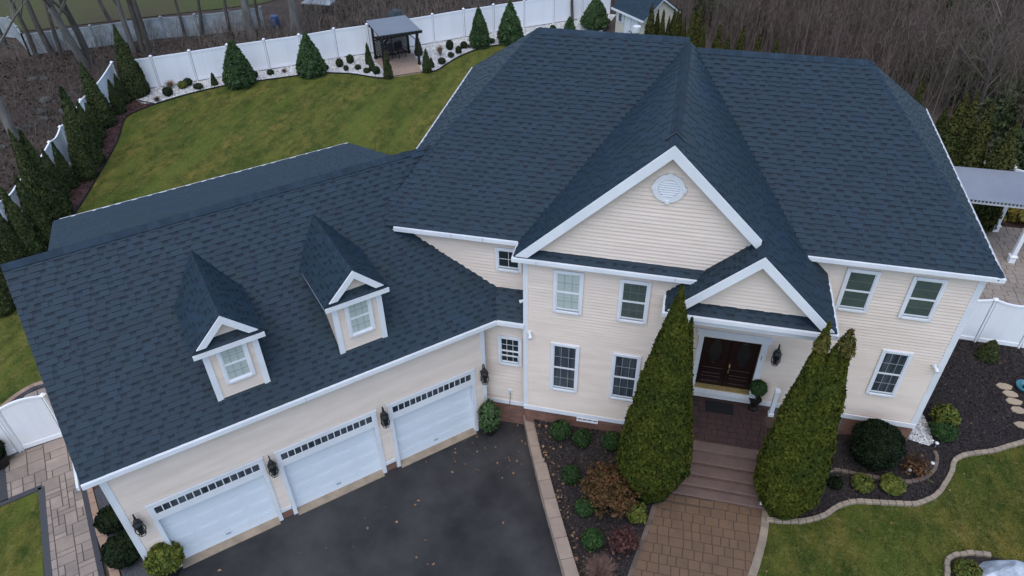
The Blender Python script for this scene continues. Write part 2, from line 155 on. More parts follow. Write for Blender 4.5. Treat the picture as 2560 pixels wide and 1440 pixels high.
M['bluetarp']=material('blue_tarp_mat',(.03,.12,.17),.6,var=.4,vscale=6)
M['shedwall']=material('shed_siding_mat',(.66,.60,.47),.7,col2=(.60,.55,.43),vscale=1)
M['solar']=material('solar_cap_mat',(.75,.75,.72),.4)
M['furn']=material('wicker_mat',(.03,.027,.028),.8,island=.2)
M['cushion']=material('dark_cushion_mat',(.10,.06,.06),.9)
# ---------------------------------------------------------------- mesh helpers
class MB:
    def __init__(s): s.v=[]; s.f=[]; s.m=[]
    def add(s,vs,fs,mi=0):
        b=len(s.v); s.v+= [tuple(v) for v in vs]; s.f+=[tuple(b+i for i in f) for f in fs]; s.m+=[mi]*len(fs)
    def box(s,o,a,b,c,mi=0):
        o,a,b,c=Vector(o),Vector(a),Vector(b),Vector(c)
        if a.cross(b).dot(c)<0: a,b=b,a
        vs=[o,o+a,o+a+b,o+b,o+c,o+a+c,o+a+b+c,o+b+c]
        s.add(vs,[(0,3,2,1),(4,5,6,7),(0,1,5,4),(1,2,6,5),(2,3,7,6),(3,0,4,7)],mi)
    def abox(s,x0,x1,y0,y1,z0,z1,mi=0): s.box((x0,y0,z0),(x1-x0,0,0),(0,y1-y0,0),(0,0,z1-z0),mi)
    def prism(s,pts,off,mi=0):
        pts=[Vector(p) for p in pts]; off=Vector(off); n=len(pts)
        nn=sum(((pts[i]-pts[0]).cross(pts[(i+1)%n]-pts[0]) for i in range(1,n-1)),Vector())
        if nn.dot(off)<0: pts=pts[::-1]
        s.add(pts+[p+off for p in pts],[tuple(range(n-1,-1,-1)),tuple(range(n,2*n))]+[(i,(i+1)%n,n+(i+1)%n,n+i) for i in range(n)],mi)
    def tube(s,pts,rs,k=6,mi=0,cap=True):
        pts=[Vector(p) for p in pts]; rings=[]; b=len(s.v)
        for i,p in enumerate(pts):
            t=(pts[min(i+1,len(pts)-1)]-pts[max(i-1,0)]).normalized()
            a=t.orthogonal().normalized() if i==0 else (pa-t*pa.dot(t)).normalized()
            pa=a; c=t.cross(a)
            for j in range(k):
                an=2*math.pi*j/k; s.v.append(tuple(p+(a*math.cos(an)+c*math.sin(an))*rs[i]))
        for i in range(len(pts)-1):
            for j in range(k):
                s.f.append((b+i*k+j,b+i*k+(j+1)%k,b+(i+1)*k+(j+1)%k,b+(i+1)*k+j)); s.m.append(mi)
        if cap:
            s.f.append(tuple(b+j for j in range(k-1,-1,-1))); s.f.append(tuple(b+(len(pts)-1)*k+j for j in range(k))); s.m+=[mi,mi]
    def lathe(s,c,prof,k=16,mi=0):
        c=Vector(c); s.tube_l(c,prof,k,mi)
    def tube_l(s,c,prof,k,mi):
        b=len(s.v)
        for z,r in prof:
            for j in range(k):
                an=2*math.pi*j/k; s.v.append((c.x+r*math.cos(an),c.y+r*math.sin(an),c.z+z))
        for i in range(len(prof)-1):
            for j in range(k):
                s.f.append((b+i*k+j,b+i*k+(j+1)%k,b+(i+1)*k+(j+1)%k,b+(i+1)*k+j)); s.m.append(mi)
        s.f.append(tuple(b+j for j in range(k-1,-1,-1))); s.f.append(tuple(b+(len(prof)-1)*k+j for j in range(k))); s.m+=[mi,mi]
    def mesh(s,name,mats,origin=(0,0,0),smooth=False):
        me=bpy.data.meshes.new(name); o=Vector(origin)
        me.from_pydata([tuple(Vector(v)-o) for v in s.v] if o.length else s.v,[],s.f)
        for m in (mats if isinstance(mats,(list,tuple)) else [mats]): me.materials.append(m if not isinstance(m,str) else M[m])
        if any(s.m): me.polygons.foreach_set('material_index',s.m)
        if smooth: me.polygons.foreach_set('use_smooth',[True]*len(s.f))
        me.update(); return me
def base(name):
    return name
def link(name,data,parent=None,loc=(0,0,0)):
    o=bpy.data.objects.new(name,data); COL.objects.link(o); o.location=loc
    if parent is not None: o.parent=parent
    return o
def part(name,mb,mats,parent=None,smooth=False,bevel=0,kind=None,label=None):
    o=link(name,mb.mesh(name,mats,smooth=smooth),parent)
    if parent is not None and root_of(parent).name in WORLDROOTS:
        pw=WL(parent); o.location=-pw
    if bevel: 
        b=o.modifiers.new('bevel','BEVEL'); b.width=bevel; b.segments=1; b.limit_method='ANGLE'
    if kind: o['kind']=kind
    if label: o['label']=label
    return o
WORLDROOTS=set()
def root_of(o):
    while o.parent is not None: o=o.parent
    return o
def worldroot(o): WORLDROOTS.add(o.name); return o
def WL(o):   # world location of an unrotated chain
    v=Vector((0,0,0))
    while o is not None: v+=Vector(o.location); o=o.parent
    return v
def tag(o,label,cat,group=None,kind=None):
    o['label']=label; o['category']=cat
    if group: o['group']=group
    if kind: o['kind']=kind
    return o
def empty(name,loc,label,cat,group=None):
    o=link(name,None,None,loc); o.empty_display_size=.2; return tag(o,label,cat,group)
def struct(o): o['kind']='structure'; return o
def mesh_np(name,V,F,mat):
    me=bpy.data.meshes.new(name); V=np.asarray(V,np.float32); F=np.asarray(F,np.int32); n=len(F); k=F.shape[1]
    me.vertices.add(len(V)); me.vertices.foreach_set('co',V.ravel()); me.loops.add(n*k); me.loops.foreach_set('vertex_index',F.ravel())
    me.polygons.add(n); me.polygons.foreach_set('loop_start',np.arange(0,n*k,k,dtype=np.int32)); me.polygons.foreach_set('loop_total',np.full(n,k,np.int32))
    me.update(calc_edges=True)
    for m in (mat if isinstance(mat,(list,tuple)) else [mat]): me.materials.append(M[m])
    return me
# ---------------------------------------------------------------- terrain height
def S_(t): t=max(0,min(1,t)); return t*t*(3-2*t)
def xw(y): return .16-.40*y+.008*y*y
def hg(x,y):
    if y<1.2 and x>xw(min(y,.4))-.05:
        if x<6: return .35+.25*S_((y+2.4)/2.3)
        return .35+.12*S_((y+.6)/2.2)*S_((11.9-x)/1.)
    if y>=1.2: return .35*S_((x-3)/6)+.12*S_((x-9)/1)*S_((11.9-x)/1.)*S_((3.-y)/1.5)
    return 0.
def inpoly(x,y,P):
    c=False; n=len(P); j=n-1
    for i in range(n):
        if ((P[i][1]>y)!=(P[j][1]>y)) and x<(P[j][0]-P[i][0])*(y-P[i][1])/(P[j][1]-P[i][1])+P[i][0]: c=not c
        j=i
    return c
def drape(name,poly,dz,mat,zf=hg,grid=.5,label=None):
    bm=bmesh.new(); vs=[bm.verts.new((p[0],p[1],0)) for p in poly]; f=bm.faces.new(vs)
    f.normal_update()
    if f.normal.z<0: f.normal_flip()
    bmesh.ops.triangulate(bm,faces=bm.faces[:],ngon_method='EAR_CLIP')
    xs=[p[0] for p in poly]; ys=[p[1] for p in poly]
    for ax,(lo,hi) in ((0,(min(xs),max(xs))),(1,(min(ys),max(ys)))):
        k=math.ceil(lo/grid)*grid
        while k<hi:
            co_=[0,0,0]; co_[ax]=k; no=[0,0,0]; no[ax]=1
            bmesh.ops.bisect_plane(bm,geom=bm.verts[:]+bm.edges[:]+bm.faces[:],plane_co=co_,plane_no=no,dist=1e-5); k+=grid
    for v in bm.verts: v.co.z=zf(v.co.x,v.co.y)+dz
    me=bpy.data.meshes.new(name); bm.to_mesh(me); bm.free(); me.materials.append(M[mat]); o=link(name,me); struct(o)
    if label: o['label']=label
    return o
# ================================================================ THE HOUSE
house=empty('house',(0,0,0),'large cream clapboard house with dark blue shingle roof, front gable and attached three-door garage wing','house')
GX,GY,PHI=-1.2,-.032,.76
gc,gs=math.cos(PHI),math.sin(PHI)
def GU(u,v,z=0): return Vector((GX-u*gc+v*gs, GY-u*gs-v*gc, z))
GDIR=Vector((-gc,-gs,0)); GOUT=Vector((gs,-gc,0)); UP=Vector((0,0,1))
ZE,OV,YL,YR=6.79,.23,.684,1.563
EYL,EYR=YL-OV,YR-OV
faces=[]   # (name, xy polygon, plane fn, along-eave dir, parent key)
def plane3(p0,dzdx,dzdy):
    return lambda x,y: p0[2]+dzdx*(x-p0[0])+dzdy*(y-p0[1])
def rf(key,poly,p0,dzdx,dzdy): faces.append((key,[(float(a),float(b)) for a,b in poly],plane3(p0,dzdx,dzdy),(dzdx,dzdy)))
SL=(10.352-ZE)/(5.85-EYL); SR=(10.018-ZE)/(6.01-EYR)
XL,XRL=-4.38,-.83; XR,XRR=11.32,8.1
yvR=EYR; 
mg=.9746
rf('main_roof',[(XL,EYL),(-.23,EYL),(3.315,5.70),(3.315,5.85),(XRL,5.85)],(0,EYL,ZE),0,SL)
rf('main_roof',[(XL,EYL),(XRL,5.85),(XL,11.25)],(XL,0,ZE),(10.352-ZE)/(XRL-XL),0)
rf('main_roof',[(XRL,5.85),(3.315,5.85),(3.315,11.25),(XL,11.25)],(0,5.85,10.352),0,-SL)
rf('main_roof',[(6.86,EYR),(XR,EYR),(XRR,6.01),(3.55,6.01)],(0,EYR,ZE),0,SR)
rf('main_roof',[(XR,EYR),(XR,10.69),(XRR,6.01)],(XR,0,ZE),-(10.018-ZE)/(XR-XRR),0)
rf('main_roof',[(3.315,6.01),(XRR,6.01),(XR,10.69),(3.315,10.69)],(0,6.01,10.018),0,-SR)
rf('gable_roof',[(-.23,-.23),(3.315,-.23),(3.315,5.72),(-.23,.454)],(3.315,0,10.25),mg,0)
rf('gable_roof',[(3.315,-.23),(5.57,-.23),(5.57,3.17),(3.55,6.03),(3.315,6.03)],(3.315,0,10.25),-mg,0)
rf('gable_roof',[(5.57,-.78),(7.52,-.78),(7.52,YR),(6.7,YR),(5.57,3.17)],(3.315,0,10.25),-mg,0)
zpk=10.25-mg*(5.57-3.315)
rf('porch_roof',[(3.61,-.78),(5.57,-.78),(5.57,0.02),(3.61,0.02)],(5.57,0,zpk),.9746,0)
rf('pent_roof',[(-.23,-.23),(4.30,-.23),(4.42,0.0),(-.05,0.0)],(0,-.23,ZE),0,.72)
zpe=zpk-.9746*(5.57-3.61)
rf('porch_pent_roof',[(3.61,-.78),(7.52,-.78),(7.1,-.5),(4.0,-.5)],(0,-.78,zpe),0,.74)
# garage faces via u,v
def rg(key,uvpoly,v0,z0,slope):   # z = z0 + (v0-v)*slope
    P=[GU(u,v) for u,v in uvpoly]; q=GU(0,v0)
    rf(key,[(a.x,a.y) for a in P],(q.x,q.y,z0),-slope*GOUT.x,-slope*GOUT.y)
KG=.93065; VR=-3.515; ZR2=7.97; GE=.286; ZG=4.432; UL=10.14
def vuv(x,y): dx,dy=x-GX,y-GY; return (-dx*gc-dy*gs, dx*gs-dy*gc)
uvA=vuv(-.98,.684)
rg('garage_roof',[(UL,GE),(-.308,GE),uvA,(-.54,VR),(UL,VR)],GE,ZG,KG)
rg('garage_roof',[(UL,VR),(-.54,VR),(-.54,-7.4),(UL,-7.4)],VR,ZR2,-KG)
rg('rear_shed_roof',[(9.18,VR),(.70,VR),(.93,-6.6),(9.15,-6.6)],VR,ZR2,-.30)
rf('garage_roof',[(-.78,-.03),(0,-.03),(0,.684),(-.98,.684)],(0,-.03,ZG),0,.855)
# dormer roofs (gable, ridge along v)
DORM=[dict(u0=5.74,u1=6.93,v=-.2),dict(u0=2.68,u1=3.90,v=-.21)]
DZE,DZR,DOV,DFO=6.53,7.35,.20,.18
for d in DORM:
    uc=(d['u0']+d['u1'])/2; d['uc']=uc; hw=(d['u1']-d['u0'])/2+DOV; d['hw']=hw
    vf=d['v']+DFO; vr_e=GE-(DZE-ZG)/KG; vr_r=GE-(DZR-ZG)/KG; sl=(DZR-DZE)/hw; d['sl']=sl; d['vf']=vf; d['vre']=vr_e; d['vrr']=vr_r
    for sg in (-1,1):
        P=[GU(uc+sg*hw,vf),GU(uc,vf),GU(uc,vr_r-.05),GU(uc+sg*hw,vr_e-.05)]
        c=GU(uc,0); dd=GDIR*(-sg*sl)
        rf('dormer_roof',[(a.x,a.y) for a in P],(c.x,c.y,DZR),dd.x,dd.y)
    # pent
    P=[GU(uc-hw,vf),GU(uc+hw,vf),GU(uc+hw-.25,vf-.22),GU(uc-hw+.25,vf-.22)]; c=GU(uc,vf); sp=.9
    rf('dormer_pent_roof'+('' if d is DORM[0] else '_'),[(a.x,a.y) for a in P],(c.x,c.y,DZE),-sp*GOUT.x,-sp*GOUT.y)
def top(x,y,skip):
    t=-99
    for i,(k,P,pf,g) in enumerate(faces):
        if i!=skip and inpoly(x,y,P): t=max(t,pf(x,y))
    return t
roofparts={}; mbs={}; shb={}
for k,P,pf,g in faces:
    mb=mbs.setdefault(k,MB())
    pts=[Vector((x,y,pf(x,y)-.012)) for x,y in P]
    mb.prism(pts,(0,0,-.05))
for k,mb in mbs.items(): roofparts[k]=part(k.rstrip('_'),mb,'roofbase',house)
E=.142
WID=[.10,.14,.20,.28,.42]; rnd=random.Random(3)
singles=[]
for fi,(k,P,pf,g) in enumerate(faces):
    gv=Vector((g[0],g[1],0)); gl=gv.length
    t=Vector((g[0]/gl,g[1]/gl,gl)).normalized(); s=Vector((-g[1]/gl,g[0]/gl,0)); 
    if s.cross(t).z<0: s=-s
    n=s.cross(t)
    pts=[Vector((x,y,pf(x,y))) for x,y in P]; o=min(pts,key=lambda a:a.dot(t))
    st=[((a-o).dot(s),(a-o).dot(t)) for a in pts]; tmax=max(b for a,b in st)
    mb=shb.setdefault(k,MB())
    tt=0.0
    while tt<tmax-.02:
        tm=min(tt+E*.5,tmax-.005)
        def inter(tq):
            xs=[]
            for i in range(len(st)):
                (a,b),(c,d)=st[i],st[(i+1)%len(st)]
                if (b-tq)*(d-tq)<0: xs.append(a+(c-a)*(tq-b)/(d-b))
            return sorted(xs)
        xs=inter(tm)
        if len(xs)>=2:
            lo,hi=xs[0],xs[-1]; x=lo-rnd.random()*.3; tooth=rnd.random()<.5
            while x<hi:
                wd=rnd.choice(WID[1:] if tooth else WID[:3]); 
                a,b=max(x,lo),min(x+wd,hi)
                if b-a>.03:
                    tu=min(tt+E*1.1,tmax); mid=o+s*((a+b)/2)+t*(tm)
                    if top(mid.x,mid.y,fi)<mid.z-.02 or (k=='garage_roof' and mid.y<.70) or (k=='porch_roof') or (k=='gable_roof' and mid.x>6.6 and mid.y<YR) or k in('dormer_pent_roof','dormer_pent_roof_','porch_pent_roof','pent_roof') and True:
                        h=.017 if tooth else .004
                        full=(b-a)>wd-1e-4
                        if k=='garage_roof' and full and fi==12 and tu-tt>E*1.05: singles.append(((mid-CAMP).length,wd,tooth,o+s*a+t*tt,s,t,n))
                        else:
                            A=o+s*a+t*tt; Bv=o+s*b+t*tt; C_=o+s*b+t*tu; D_=o+s*a+t*tu
                            vs=[A+n*.0,Bv+n*.0,C_,D_,A+n*(h+.006),Bv+n*(h+.006),C_+n*.003,D_+n*.003]
                            if tooth: mb.add(vs,[(4,5,6,7),(0,1,5,4),(1,2,6,5),(3,0,4,7)],0)
                            else:
                                e1=(vs[5]*.5+vs[6]*.5); e0=(vs[4]*.5+vs[7]*.5)
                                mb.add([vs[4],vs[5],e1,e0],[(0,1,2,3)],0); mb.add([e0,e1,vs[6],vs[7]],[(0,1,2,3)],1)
                x+=wd; tooth=not tooth
        tt+=E
gi=12
singles.sort(key=lambda q:q[0])
shm={}
for i,(ds,wd,tooth,A,s,t,n) in enumerate(singles):
    h=.017 if tooth else .004; tu=E*1.1
    if i<300:
        key=(wd,tooth)
        if key not in shm:
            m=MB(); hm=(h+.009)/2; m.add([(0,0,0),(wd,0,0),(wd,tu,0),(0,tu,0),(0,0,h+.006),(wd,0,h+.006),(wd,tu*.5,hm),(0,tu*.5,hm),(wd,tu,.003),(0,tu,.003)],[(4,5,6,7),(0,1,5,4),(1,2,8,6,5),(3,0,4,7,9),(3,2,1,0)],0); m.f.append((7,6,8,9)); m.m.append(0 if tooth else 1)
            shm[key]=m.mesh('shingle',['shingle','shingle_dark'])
        ob=bpy.data.objects.new('shingle',shm[key]); COL.objects.link(ob); ob.parent=roofparts['garage_roof']
        R_=Matrix((s,t,n)).transposed().to_4x4(); ob.matrix_local=Matrix.Translation(A)@R_
    else:
        B_=A+s*wd; C_=B_+t*tu; D_=A+t*tu
        vs=[A,B_,C_,D_,A+n*(h+.006),B_+n*(h+.006),C_+n*.003,D_+n*.003]; mb=shb['garage_roof']
        if tooth: mb.add(vs,[(4,5,6,7),(0,1,5,4),(1,2,6,5),(3,0,4,7)],0)
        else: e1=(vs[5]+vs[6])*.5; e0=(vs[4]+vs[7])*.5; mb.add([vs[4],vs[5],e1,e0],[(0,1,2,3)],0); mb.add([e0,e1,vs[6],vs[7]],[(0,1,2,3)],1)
for k,mb in shb.items():
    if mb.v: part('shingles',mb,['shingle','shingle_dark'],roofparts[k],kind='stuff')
# ridge and hip caps: overlapping short caps
def caps(name,p0,p1,parent,w=.15,drop=.6,skip0=0):
    p0,p1=Vector(p0),Vector(p1); L=(p1-p0).length; d=(p1-p0)/L; side=d.cross(UP).normalized(); nn=side.cross(d)
    mb=MB(); k=int(L/.14)
    for i in range(k):
        a=p0+d*(i*L/k); b=p0+d*((i+1.12)*L/k)
        for sg in (-1,1):
            q=side*sg*w-UP*w*drop
            h0,h1=.030,.018
            vs=[a+nn*h0,b+nn*h1,b+q+nn*h1,a+q+nn*h0, a,b,b+q,a+q]
            mb.add(vs,[(0,1,2,3) if sg<0 else (3,2,1,0),(0,3,7,4) if sg<0 else (4,7,3,0),(3,2,6,7) if sg<0 else (7,6,2,3)])
    return part(name,mb,'ridge',parent)
mr=roofparts['main_roof']
caps('ridge_cap',(XRL,5.85,10.352),(3.35,5.85,10.352),mr,drop=SL)
caps('ridge_cap',(3.5,6.01,10.03),(XRR,6.01,10.018),mr,drop=SR)
caps('hip_cap',(XL+.9,EYL+1.37,ZE+.9),(XRL,5.85,10.352),mr,w=.13,drop=.55)
caps('hip_cap',(XR,EYR,ZE),(XRR,6.01,10.018),mr,w=.13,drop=.55)
caps('ridge_cap',(3.315,-.23,10.25),(3.315,5.85,10.26),roofparts['gable_roof'],w=.13,drop=mg)
caps('ridge_cap',(5.57,-.78,zpk),(5.57,0,zpk),roofparts['gable_roof'],w=.1,drop=mg)
caps('ridge_cap',GU(UL,VR,ZR2),GU(.2,VR,ZR2),roofparts['garage_roof'],w=.14,drop=.75)
for d in DORM: caps('ridge_cap',GU(d['uc'],d['vf'],DZR),GU(d['uc'],d['vrr'],DZR),roofparts['dormer_roof'],w=.1,drop=1.2)
# little black vent lines at the gable peak
mb=MB()
for sg in (-1,1): mb.box((3.315,.25,10.29),(sg*.22,0,-.22*mg),(0,.03,0),(0,0,.02))
part('peak_flashing',mb,'black',house)
# ---------------------------------------------------------------- walls with clapboards
def interval(poly,z):
    xs=[]
    for i in range(len(poly)):
        (a,b),(c,d)=poly[i],poly[(i+1)%len(poly)]
        if (b-z)*(d-z)<0: xs.append(a+(c-a)*(z-b)/(d-b))
    return (min(xs),max(xs)) if len(xs)>=2 else None
cbm={}
def siding(name,O,sd,nd,poly,holes=(),ex=.102,thick=.12,boards=True):
    O,sd,nd=Vector(O),Vector(sd),Vector(nd)
    mb=MB()
    if not holes: mb.prism([O+sd*a+UP*b-nd*.002 for a,b in poly],-nd*thick)
    else:
        s0=min(a for a,b in poly); s1=max(a for a,b in poly); z0=min(b for a,b in poly); z1=max(b for a,b in poly)
        S=sorted({s0,s1,*[h[0] for h in holes],*[h[1] for h in holes]}); Z=sorted({z0,z1,*[h[3] for h in holes],*[h[2] for h in holes]})
        for i in range(len(S)-1):
            for j in range(len(Z)-1):
                sm,zm=(S[i]+S[i+1])/2,(Z[j]+Z[j+1])/2
                if any(h[0]<sm<h[1] and h[2]<zm<h[3] for h in holes): continue
                mb.box(O+sd*S[i]+UP*Z[j]-nd*(.002+thick),sd*(S[i+1]-S[i]),nd*thick,UP*(Z[j+1]-Z[j]))
    wall=part(name,mb,'siding',house)
    if not boards: return wall
    z0=min(b for a,b in poly); z1=max(b for a,b in poly); z=z0
    R_=Matrix((sd,nd,UP)).transposed().to_4x4()
    while z<z1-.01:
        h=min(ex,z1-z); iv=interval(poly,z+h*.4)
        if iv:
            segs=[iv]
            for hl in holes:
                if hl[2]<z+h*.5<hl[3]:
                    ns=[]
                    for a,b in segs:
                        if hl[0]>a: ns.append((a,min(b,hl[0])))
                        if hl[1]<b: ns.append((max(a,hl[1]),b))
                    segs=[q for q in ns if q[1]-q[0]>.02]
            for a,b in segs:
                L=round(b-a,2)
                if L<.04: continue
                key=(L,round(h,3))
                if key not in cbm:
                    m=MB(); m.add([(0,0,0),(L,0,0),(L,.036,0),(0,.036,0),(0,0,h),(L,0,h),(L,.003,h),(0,.003,h)],[(0,3,2,1),(4,5,6,7),(0,1,5,4),(1,2,6,5),(2,3,7,6),(3,0,4,7)])
                    cbm[key]=m.mesh('clapboard','siding')
                ob=bpy.data.objects.new('clapboard',cbm[key]); COL.objects.link(ob); ob.parent=wall
                ob.matrix_local=Matrix.Translation(O+sd*a+UP*z)@R_
        z+=ex
    return wall
X_=Vector((1,0,0)); Y_=Vector((0,1,0))
siding('front_wall',(0,0,0),X_,-Y_,[(0,1.22),(4.07,1.22),(4.07,6.66),(0,6.66)])
siding('gable_wall',(0,0,0),X_,-Y_,[(-.02,6.93),(4.5,6.93),(5.5,7.98),(3.315,10.12)],ex=.106)
siding('side_front_wall',(0,YL,0),X_,-Y_,[(-4.1,4.9),(0,4.9),(0,6.66),(-4.1,6.66)],ex=.106)
siding('right_wall',(0,YR,0),X_,-Y_,[(4.07,1.25),(11.09,1.25),(11.09,6.66),(4.07,6.66)],holes=[(4.86,6.44,1.25,3.54)])
siding('connector_wall',(0,.25,0),X_,-Y_,[(-1.35,1.0),(0,1.0),(0,4.35),(-1.35,4.35)],ex=.15)
GD=[(6.47,9.29),(3.38,6.17),(.33,3.05)]
siding('garage_wall',GU(0,0,0),GDIR,GOUT,[(0,.42),(9.853,.42),(9.853,4.30),(0,4.30)],holes=[(a+.05,b-.05,.42,2.62) for a,b in GD],ex=.115)
siding('porch_gable_wall',(0,-.5,0),X_,-Y_,[(4.02,6.33),(7.08,6.33),(5.57,7.85)],ex=.106)
for nm,O,sd,nd,poly in [('east_wall',(11.09,YR,0),Y_,X_,[(0,.4),(9,.4),(9,6.66),(0,6.66)]),('west_wall',(-4.1,YL,0),Y_,-X_,[(0,0),(10.2,0),(10.2,6.66),(0,6.66)]),
    ('rear_wall',(0,10.6,0),X_,Y_,[(-4.1,0),(11.05,0),(11.05,6.66),(-4.1,6.66)]),('projection_side_wall',(4.07,0,0),Y_,X_,[(0,1.2),(YR,1.2),(YR,6.1),(0,6.1)]),('projection_west_wall',(0,0,0),Y_,-X_,[(0,.3),(YL,.3),(YL,6.66),(0,6.66)]),
    ('garage_end_wall',GU(9.853,0,0),-GOUT,GDIR,[(0,0),(7.2,0),(7.2,4.0),(3.515,7.85),(0,4.3)]),('garage_rear_wall',GU(0,-7.2,0),GDIR,-GOUT,[(0.5,0),(9.853,0),(9.853,4.0),(.5,4.0)]),
    ('rear_shed_wall',GU(0,-6.45,0),GDIR,-GOUT,[(1.1,4.5),(9.1,4.5),(9.1,6.98),(1.1,6.98)])]:
    siding(nm,O,sd,nd,poly,boards=False,thick=.1)
# close gable-roof step behind the peak
mb=MB(); mb.prism([(3.30,5.9,9.9),(3.30,11.2,6.6),(3.30,10.6,6.6),(3.30,6.0,9.6)],(.02,0,0)); part('roof_step_wall',mb,'siding',house)
# soffits
mb=MB(); zs=ZE-.15
mb.abox(-4.3,-.1,EYL+.02,YL,zs,zs+.02); mb.abox(-.20,4.2,-.21,0,zs-.003,zs+.017); mb.abox(6.8,11.3,EYR+.02,YR,zs,zs+.02); mb.abox(11.09,11.3,YR,10.6,zs,zs+.02)
mb.abox(-.20,0,0,EYL,zs-.003,zs+.017)
mb.abox(3.7,7.45,-.7,YR,5.95,5.97)
mb.box(GU(-.3,0,ZG-.16),GDIR*10.3,GOUT*(GE-.02),UP*.02)
part('soffit',mb,'white',house)
mb=MB(); mb.abox(4.0,7.30,-.62,-.45,5.72,6.10); mb.abox(7.13,7.30,-.45,YR,5.72,6.10); mb.abox(4.0,4.1,-.45,0,5.72,6.1)
part('porch_beam',mb,'white',house)
# gutters
def gutter(p0,p1,out,w=.065,h=.13,name='gutter',nose=.0):
    p0,p1,out=Vector(p0),Vector(p1),Vector(out); mb=MB(); d=p1-p0; L=d.length; d/=L
    mb.box(p0-UP*h+d*-nose,d*(L+2*nose),out*w,UP*(h-.004))
    mb.box(p0+out*w*.78-UP*.004-d*nose,d*(L+2*nose),out*w*.22,UP*.014)
    return part(name,mb,'white',house,bevel=.008)
gutter((-3.64,EYL,ZE),(-.235,EYL,ZE),-Y_); gutter((-.23,EYL,ZE),(-.23,-.23,ZE),-X_,w=.05); gutter((-.28,-.23,ZE),(4.30,-.23,ZE),-Y_)
gutter((6.90,EYR,ZE),(XR,EYR,ZE),-Y_,nose=.0); gutter((XR,EYR-.065,ZE),(XR,10.69,ZE),X_)
gutter((XL,EYL+3.6,ZE),(XL,11.2,ZE),-X_)
gutter((3.61,-.78,zpe),(7.52,-.78,zpe),-Y_); gutter((7.52,-.845,zpe),(7.52,YR-.03,zpe),X_); gutter((3.61,-.845,zpe),(3.61,0,zpe),-X_)
gutter(GU(UL,GE,ZG),GU(-.31,GE,ZG),GOUT,w=.075,h=.14); gutter((-.80,-.03,ZG),(-.005,-.03,ZG),-Y_,w=.075,h=.14)
gutter(GU(9.0,-6.61,7.05),GU(.93,-6.61,7.045),-GOUT,w=.038,h=.1)
# gutter seams
mb=MB()
for a,b in [((-2.05,EYL-.067,ZE),0),((-1.2,EYL-.067,ZE),0),((.35,-.297,ZE),0),((3.75,-.297,ZE),0)]: mb.box(Vector(a)-UP*.13,X_*.008,-Y_*.004,UP*.135)
q=GU(5.1,GE+.077,ZG-.14); mb.box(q,GDIR*.008,GOUT*.004,UP*.14)
part('gutter_seam',mb,'screen',house)
# rake boards
def rake(a,b,out,h=.17,t=.045,name='rake_board',over=0.0,cutz=None):
    a,b,out=Vector(a),Vector(b),Vector(out)*t
    mb=MB()
    d=(b-a).normalized(); side=Vector(out).normalized(); nn=side.cross(d); 
    if nn.z<0: nn=-nn
    lo=a-UP*h/max(nn.z,.3); hi=b-UP*h/max(nn.z,.3)
    if cutz is not None and lo.z<cutz:
        # a is the lower end: cut horizontally
        f=(cutz-lo.z)/(hi.z-lo.z); lo2=lo+(hi-lo)*f; f2=max(0,(cutz-a.z)/(b.z-a.z)); a2=a+(b-a)*f2
        pts=[a2,b,hi,lo2]
    else: pts=[a,b,hi,lo]
    mb.prism(pts,out); return part(name,mb,'white',house)
ygf=-.235
rake((-.23,ygf,ZE),(3.315,ygf,10.25),-Y_,cutz=ZE+.05,h=.22); rake((5.5,ygf,10.25-mg*(5.5-3.315)),(3.315,ygf,10.25),-Y_,h=.22)
yp=-.785
rake((3.61,yp,zpe),(5.57,yp,zpk),-Y_,cutz=zpe+.06,h=.20); rake((7.52,yp,zpe),(5.57,yp,zpk),-Y_,cutz=zpe+.06,h=.20)
for d in DORM:
    for sg in (-1,1):
        a=GU(d['uc']+sg*d['hw'],d['vf']+.003,DZE); b=GU(d['uc'],d['vf']+.003,DZR)
        rake(a,b,GOUT,h=.15,t=.035,cutz=DZE+.12)
# garage rake left edge
mb=MB(); a=GU(UL-.05,GE-.02,ZG-.04); b=GU(UL-.05,VR,ZR2-.06); mb.prism([a,b,b-UP*.2,a-UP*.2],GDIR*.035); b2=GU(UL-.05,-7.4,ZR2-KG*3.88-.05); mb.prism([b,b2,b2-UP*.2,b-UP*.2],GDIR*.035)
mb.box(GU(UL+.04,-.85,ZG-.10),GDIR*.05,GOUT*1.2,UP*.10)
part('rake_board',mb,'white',house)
mb=MB()
a=GU(9.14,VR+.3,ZR2-.02)
part('shed_edge',(lambda m:(m.prism([GU(9.17,VR,ZR2-.02),GU(9.14,-6.6,7.04),GU(9.14,-6.6,6.9),GU(9.17,VR,ZR2-.2)],GDIR*.03),m)[1])(MB()),'roofbase',house)
# corner boards and base bands
def board(name,o,a,b,c): m=MB(); m.box(o,a,b,c); return part(name,m,'white',house)
board('corner_board',(-.035,-.035,1.12),X_*.13,Y_*.035,UP*5.5); board('corner_board',(-.035,0.002,1.12),X_*.033,Y_*.12,UP*5.5)
board('corner_board',(10.96,YR-.035,1.10),X_*.165,Y_*.035,UP*5.54); board('corner_board',(11.092,YR,1.10),X_*.033,Y_*.12,UP*5.54)
board('corner_board',GU(-.03,.002,.4),GDIR*.13,GOUT*.036,UP*3.88); board('corner_board',GU(9.73,.002,0.25),GDIR*.13,GOUT*.036,UP*4.03)
board('corner_board',GU(9.862,-.16,.25),GDIR*.03,GOUT*.20,UP*4.03)
board('base_band',(-.03,-.05,1.06),X_*4.1,Y_*.05,UP*.16); board('base_band',(6.44,YR-.05,1.12),X_*4.68,Y_*.05,UP*.16)
board('base_band',(-1.3,.2,.86),X_*1.27,Y_*.05,UP*.15)
